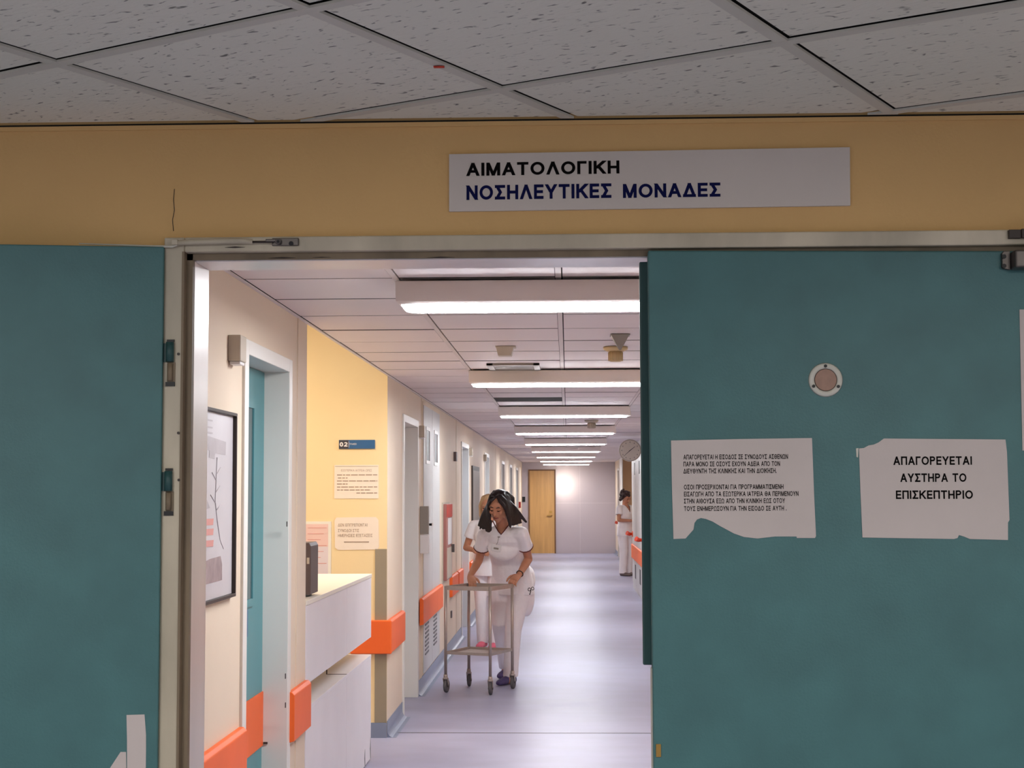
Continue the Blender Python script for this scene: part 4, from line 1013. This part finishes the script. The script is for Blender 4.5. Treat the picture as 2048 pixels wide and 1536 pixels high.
# shoes
def shoe(an, f, m, par, L_=.25, toe=0.0):
    f = Vector(f).normalized(); s = Vector((f.y, -f.x, 0)); g = Vector((an.x, an.y, 0)); mb = MB()
    zz = max(0.0, toe)
    mb.loft([(g-f*.055+Vector((0, 0, .034+zz)), s*.030, Vector((0, 0, .030))), (g-f*.03+Vector((0, 0, .045+zz)), s*.037, Vector((0, 0, .043))), (g+f*.05+Vector((0, 0, .040+zz*.5)), s*.040, Vector((0, 0, .038))),
             (g+f*.12+Vector((0, 0, .031)), s*.046, Vector((0, 0, .029))), (g+f*.165+Vector((0, 0, .025)), s*.038, Vector((0, 0, .022))), (g+f*.185+Vector((0, 0, .020)), s*.02, Vector((0, 0, .013)))], 20)
    return remeshed(mb, 'shoe', m, par, .006, 3)
shoe(legA[2]+fwd*-.0, (-.55, -.83, 0), 'shoe_purple', nu)
shoe(legB[2], (-.28, -.96, 0), 'shoe_purple', nu)
# long dark hair
hr = MB()
def hl(x, y, z): return hC+HB @ Vector((-x, y, z))*1.07
hr.ell(hl(0, -.030, .040), (.092, .098, .096), HB)
hr.ell(hl(0, -.055, -.02), (.088, .075, .10), HB)
def strand(a, b, c_, d_, r0=.022, r1=.006): hr.tube([a, a.lerp(b, .5), b, b.lerp(c_, .5), c_, d_], [r0*.8, r0, r0, r0*.95, r0*.75, r1], 10)
rnd = random.Random(4)
for i in range(16):       # photo left side, falls forward past the cheek
    u = i/15
    tip = PX(956+u*27, 1056+rnd.uniform(-6, 4) if u < .6 else 1062+rnd.uniform(-4, 4), 13.0-.06*u)
    hr_a = hl(-.02-.03*rnd.random(), .035-.05*rnd.random(), .110); 
    side_ = hl(-.088+.010*u, .048*u-.02, .01)
    strand(hr_a, side_, side_.lerp(tip, .55)+Vector((-.006, -.005, 0)), tip, .021, .007)
for i in range(18):       # photo right side, sweeps outwards over the shoulder
    u = i/17
    tip = PX(1018+u*(29 if i < 16 else 36), 1054-u*9+rnd.uniform(-4, 4)*(1-u), 12.98+.06*u)
    hr_a = hl(.0+.04*rnd.random(), .045-.06*rnd.random(), .112)
    side_ = hl(.082, .045-.08*u, .01+.01*u)
    strand(hr_a, side_, side_.lerp(tip, .5)+Vector((.004, -.01, 0)), tip, .021, .007)
for i in range(8):
    u = i/7; strand(hl(-.05+.1*u, -.05, .10), hl(-.07+.14*u, -.12, .02), hl(-.07+.14*u, -.11, -.09), hl(-.07+.14*u, -.10, -.18), .024, .010)
hr.tube([hl(.01, .05, .115), hl(-.03, .083, .085), hl(-.060, .075, .045), hl(-.074, .055, .0)], [.010, .014, .014, .012], 10)
hr.tube([hl(.01, .05, .118), hl(.04, .078, .090), hl(.064, .068, .050), hl(.076, .048, .0)], [.012, .016, .016, .014], 10)
hr.tube([PX(982, 1040, 12.94), PX(982, 1052, 12.92), PX(983, 1064, 12.92)], [.012, .009, .003], 8)
remeshed(hr, 'hair', 'hair', nu, .0055, 8)

def simple_person(label, base, faceang, Hh, hairm, shoem, arm_pts, hd_dir=None, hair_curly=False, badge=False, stride=.0, kpx=1.0):
    "standing figure: base point on the floor, height Hh, facing angle; arm_pts = ((elbow, wrist, hand dir) left, right) in body frame"
    t = thing('person', label, 'person', tuple(base)); k = Hh/1.66
    f = Vector((math.sin(faceang), -math.cos(faceang), 0)); s = Vector((f.y, -f.x, 0))*-1   # s: person's left side
    def W(a, b, z): return base+f*a*k+s*b*k+Vector((0, 0, z*k))
    hd_ = Vector(hd_dir) if hd_dir else (f+Vector((0, 0, -.25)))
    B = basis(hd_, (0, 0, 1)); hc = W(.03, 0, 1.53)
    bd_ = MB(); hp_ = head(bd_, hc, B, k)
    bd_.loft([(W(0, 0, 1.34), s*.06*k, f*.055*k), (W(.0, 0, 1.40), s*.052*k, f*.052*k), (W(.01, 0, 1.5), s*.045*k, f*.05*k)], 18)
    def tor(mb, i): mb.loft([(W(0, 0, .84), s*(.155+i)*k, f*(.11+i)*k), (W(0, 0, .95), s*(.165+i)*k, f*(.12+i)*k), (W(0, 0, 1.08), s*(.135+i)*k, f*(.10+i)*k), (W(.01, 0, 1.22), s*(.155+i)*k, f*(.115+i)*k), (W(0, 0, 1.33), s*(.15+i)*k, f*(.09+i)*k), (W(0, 0, 1.385), s*(.08+i)*k, f*(.055+i)*k)])
    tor(bd_, -.008); arms = []
    for sg_, (el, wr, hd2, cu) in zip((-1, 1), arm_pts):
        sh = W(0, .175*sg_, 1.325); e = W(*el); w_ = W(*wr)
        bd_.cap(sh, .045*k, e, .036*k); bd_.cap(e, .036*k, w_, .024*k); arms.append((sh, e))
        dd = (f*hd2[0]+s*hd2[1]+Vector((0, 0, hd2[2]))); hand(bd_, w_, dd, f*.6+Vector((0, 0, .6)), sg_, cu, k)
    legs = []
    for sg_ in (-1, 1):
        h_ = W(0, .085*sg_, .86); kn = W(.03+stride*sg_*.5, .085*sg_, .47); an = W(stride*sg_, .085*sg_, .07)
        bd_.cap(h_, .07*k, kn, .05*k); bd_.cap(kn, .05*k, an, .035*k); legs.append((h_, kn, an))
    remeshed(bd_, 'body', 'skin', t, .0065, 2); face(t, hp_, B, k, hairm)
    tu_ = MB(); tor(tu_, .012)
    tu_.loft([(W(0, 0, .78), s*.19*k, f*.145*k), (W(0, 0, .93), s*.182*k, f*.138*k), (W(0, 0, 1.1), s*.15*k, f*.12*k), (W(0, 0, 1.2), s*.155*k, f*.12*k)])
    for sg_, (sh, e) in zip((-1, 1), arms):
        tu_.cap(W(0, .09*sg_, 1.33), .055*k, sh, .058*k); tu_.tube([sh, sh.lerp(e, .55)], [.062*k, .068*k], 20)
    vt = W(.12, 0, 1.24)
    remeshed(tu_, 'tunic', 'uniform', t, .009, 4, cut=lambda q: (q-base).dot(f) > .03 and q.z > vt.z and abs((q-vt).dot(s)) < .5*(q.z-vt.z))
    tr2 = MB()
    for h_, kn, an in legs: tr2.loft([(h_+Vector((0, 0, .05)), s*.095*k, f*.115*k), (h_.lerp(kn, .4), s*.09*k, f*.10*k), (kn, s*.074*k, f*.08*k), (an+Vector((0, 0, -.02)), s*.070*k, f*.078*k)], 20)
    tr2.ell(W(0, 0, .88), (.15*k, .13*k, .10*k)); remeshed(tr2, 'trousers', 'trousers', t, .009, 4)
    for h_, kn, an in legs: shoe(an, f, shoem, t)
    hr_ = MB()
    def h2(x, y, z): return hc+B @ Vector((x, y, z))*k
    if hair_curly:
        hr_.ell(h2(0, -.03, .045), (.09*k, .10*k, .09*k), B)
        rr = random.Random(9)
        for i in range(60):
            a = rr.uniform(0, 2*PI); z = rr.uniform(-.07, .12); yy = math.cos(a)*.10-.03; xx = math.sin(a)*.095
            if yy > .025 and z < .07: continue
            hr_.ell(h2(xx, yy, z), rr.uniform(.024, .040)*k, sub=1)
    else:
        hr_.ell(h2(0, -.030, .040), (.090*k, .097*k, .094*k), B)
        for i in range(18):
            u = i/17; a = math.radians(-115+230*u)+PI
            hr_.tube([h2(math.sin(a)*.05, math.cos(a)*.05-.01, .11), h2(math.sin(a)*.092, math.cos(a)*.092-.02, .01), h2(math.sin(a)*.10, math.cos(a)*.09-.03, -.10), h2(math.sin(a)*.105, math.cos(a)*.085-.03, -.17)], [.02*k, .022*k, .02*k, .006*k], 8)
    remeshed(hr_, 'hair', hairm, t, .007, 2)
    return t
b_ = PX(979, 1297, 16.4); b_.z = 0
simple_person('fair haired person in white uniform and pink clogs walking behind the trolley nurse', b_, math.radians(-14), 1.62, 'hair_blonde', 'shoe_pink',
              (((-.02, -.27, 1.08), (.15, -.13, 1.06), (.7, .7, -.1), .5), ((-.02, .27, 1.08), (.15, .13, 1.06), (.7, -.7, -.1), .5)), stride=.06)
b_ = PX(1251, 1149, 30.4); b_.z = 0
simple_person('dark haired person in white uniform standing at the right wall far away', b_, math.radians(48), 1.66, 'hair_brown', 'shoe_grey',
              (((.04, -.24, 1.09), (.25, -.06, 1.08), (.5, .8, .1), .6), ((.04, .24, 1.09), (.24, .05, 1.04), (.5, -.8, .1), .6)), hd_dir=(.62, -.66, -.45), hair_curly=True)
settle()
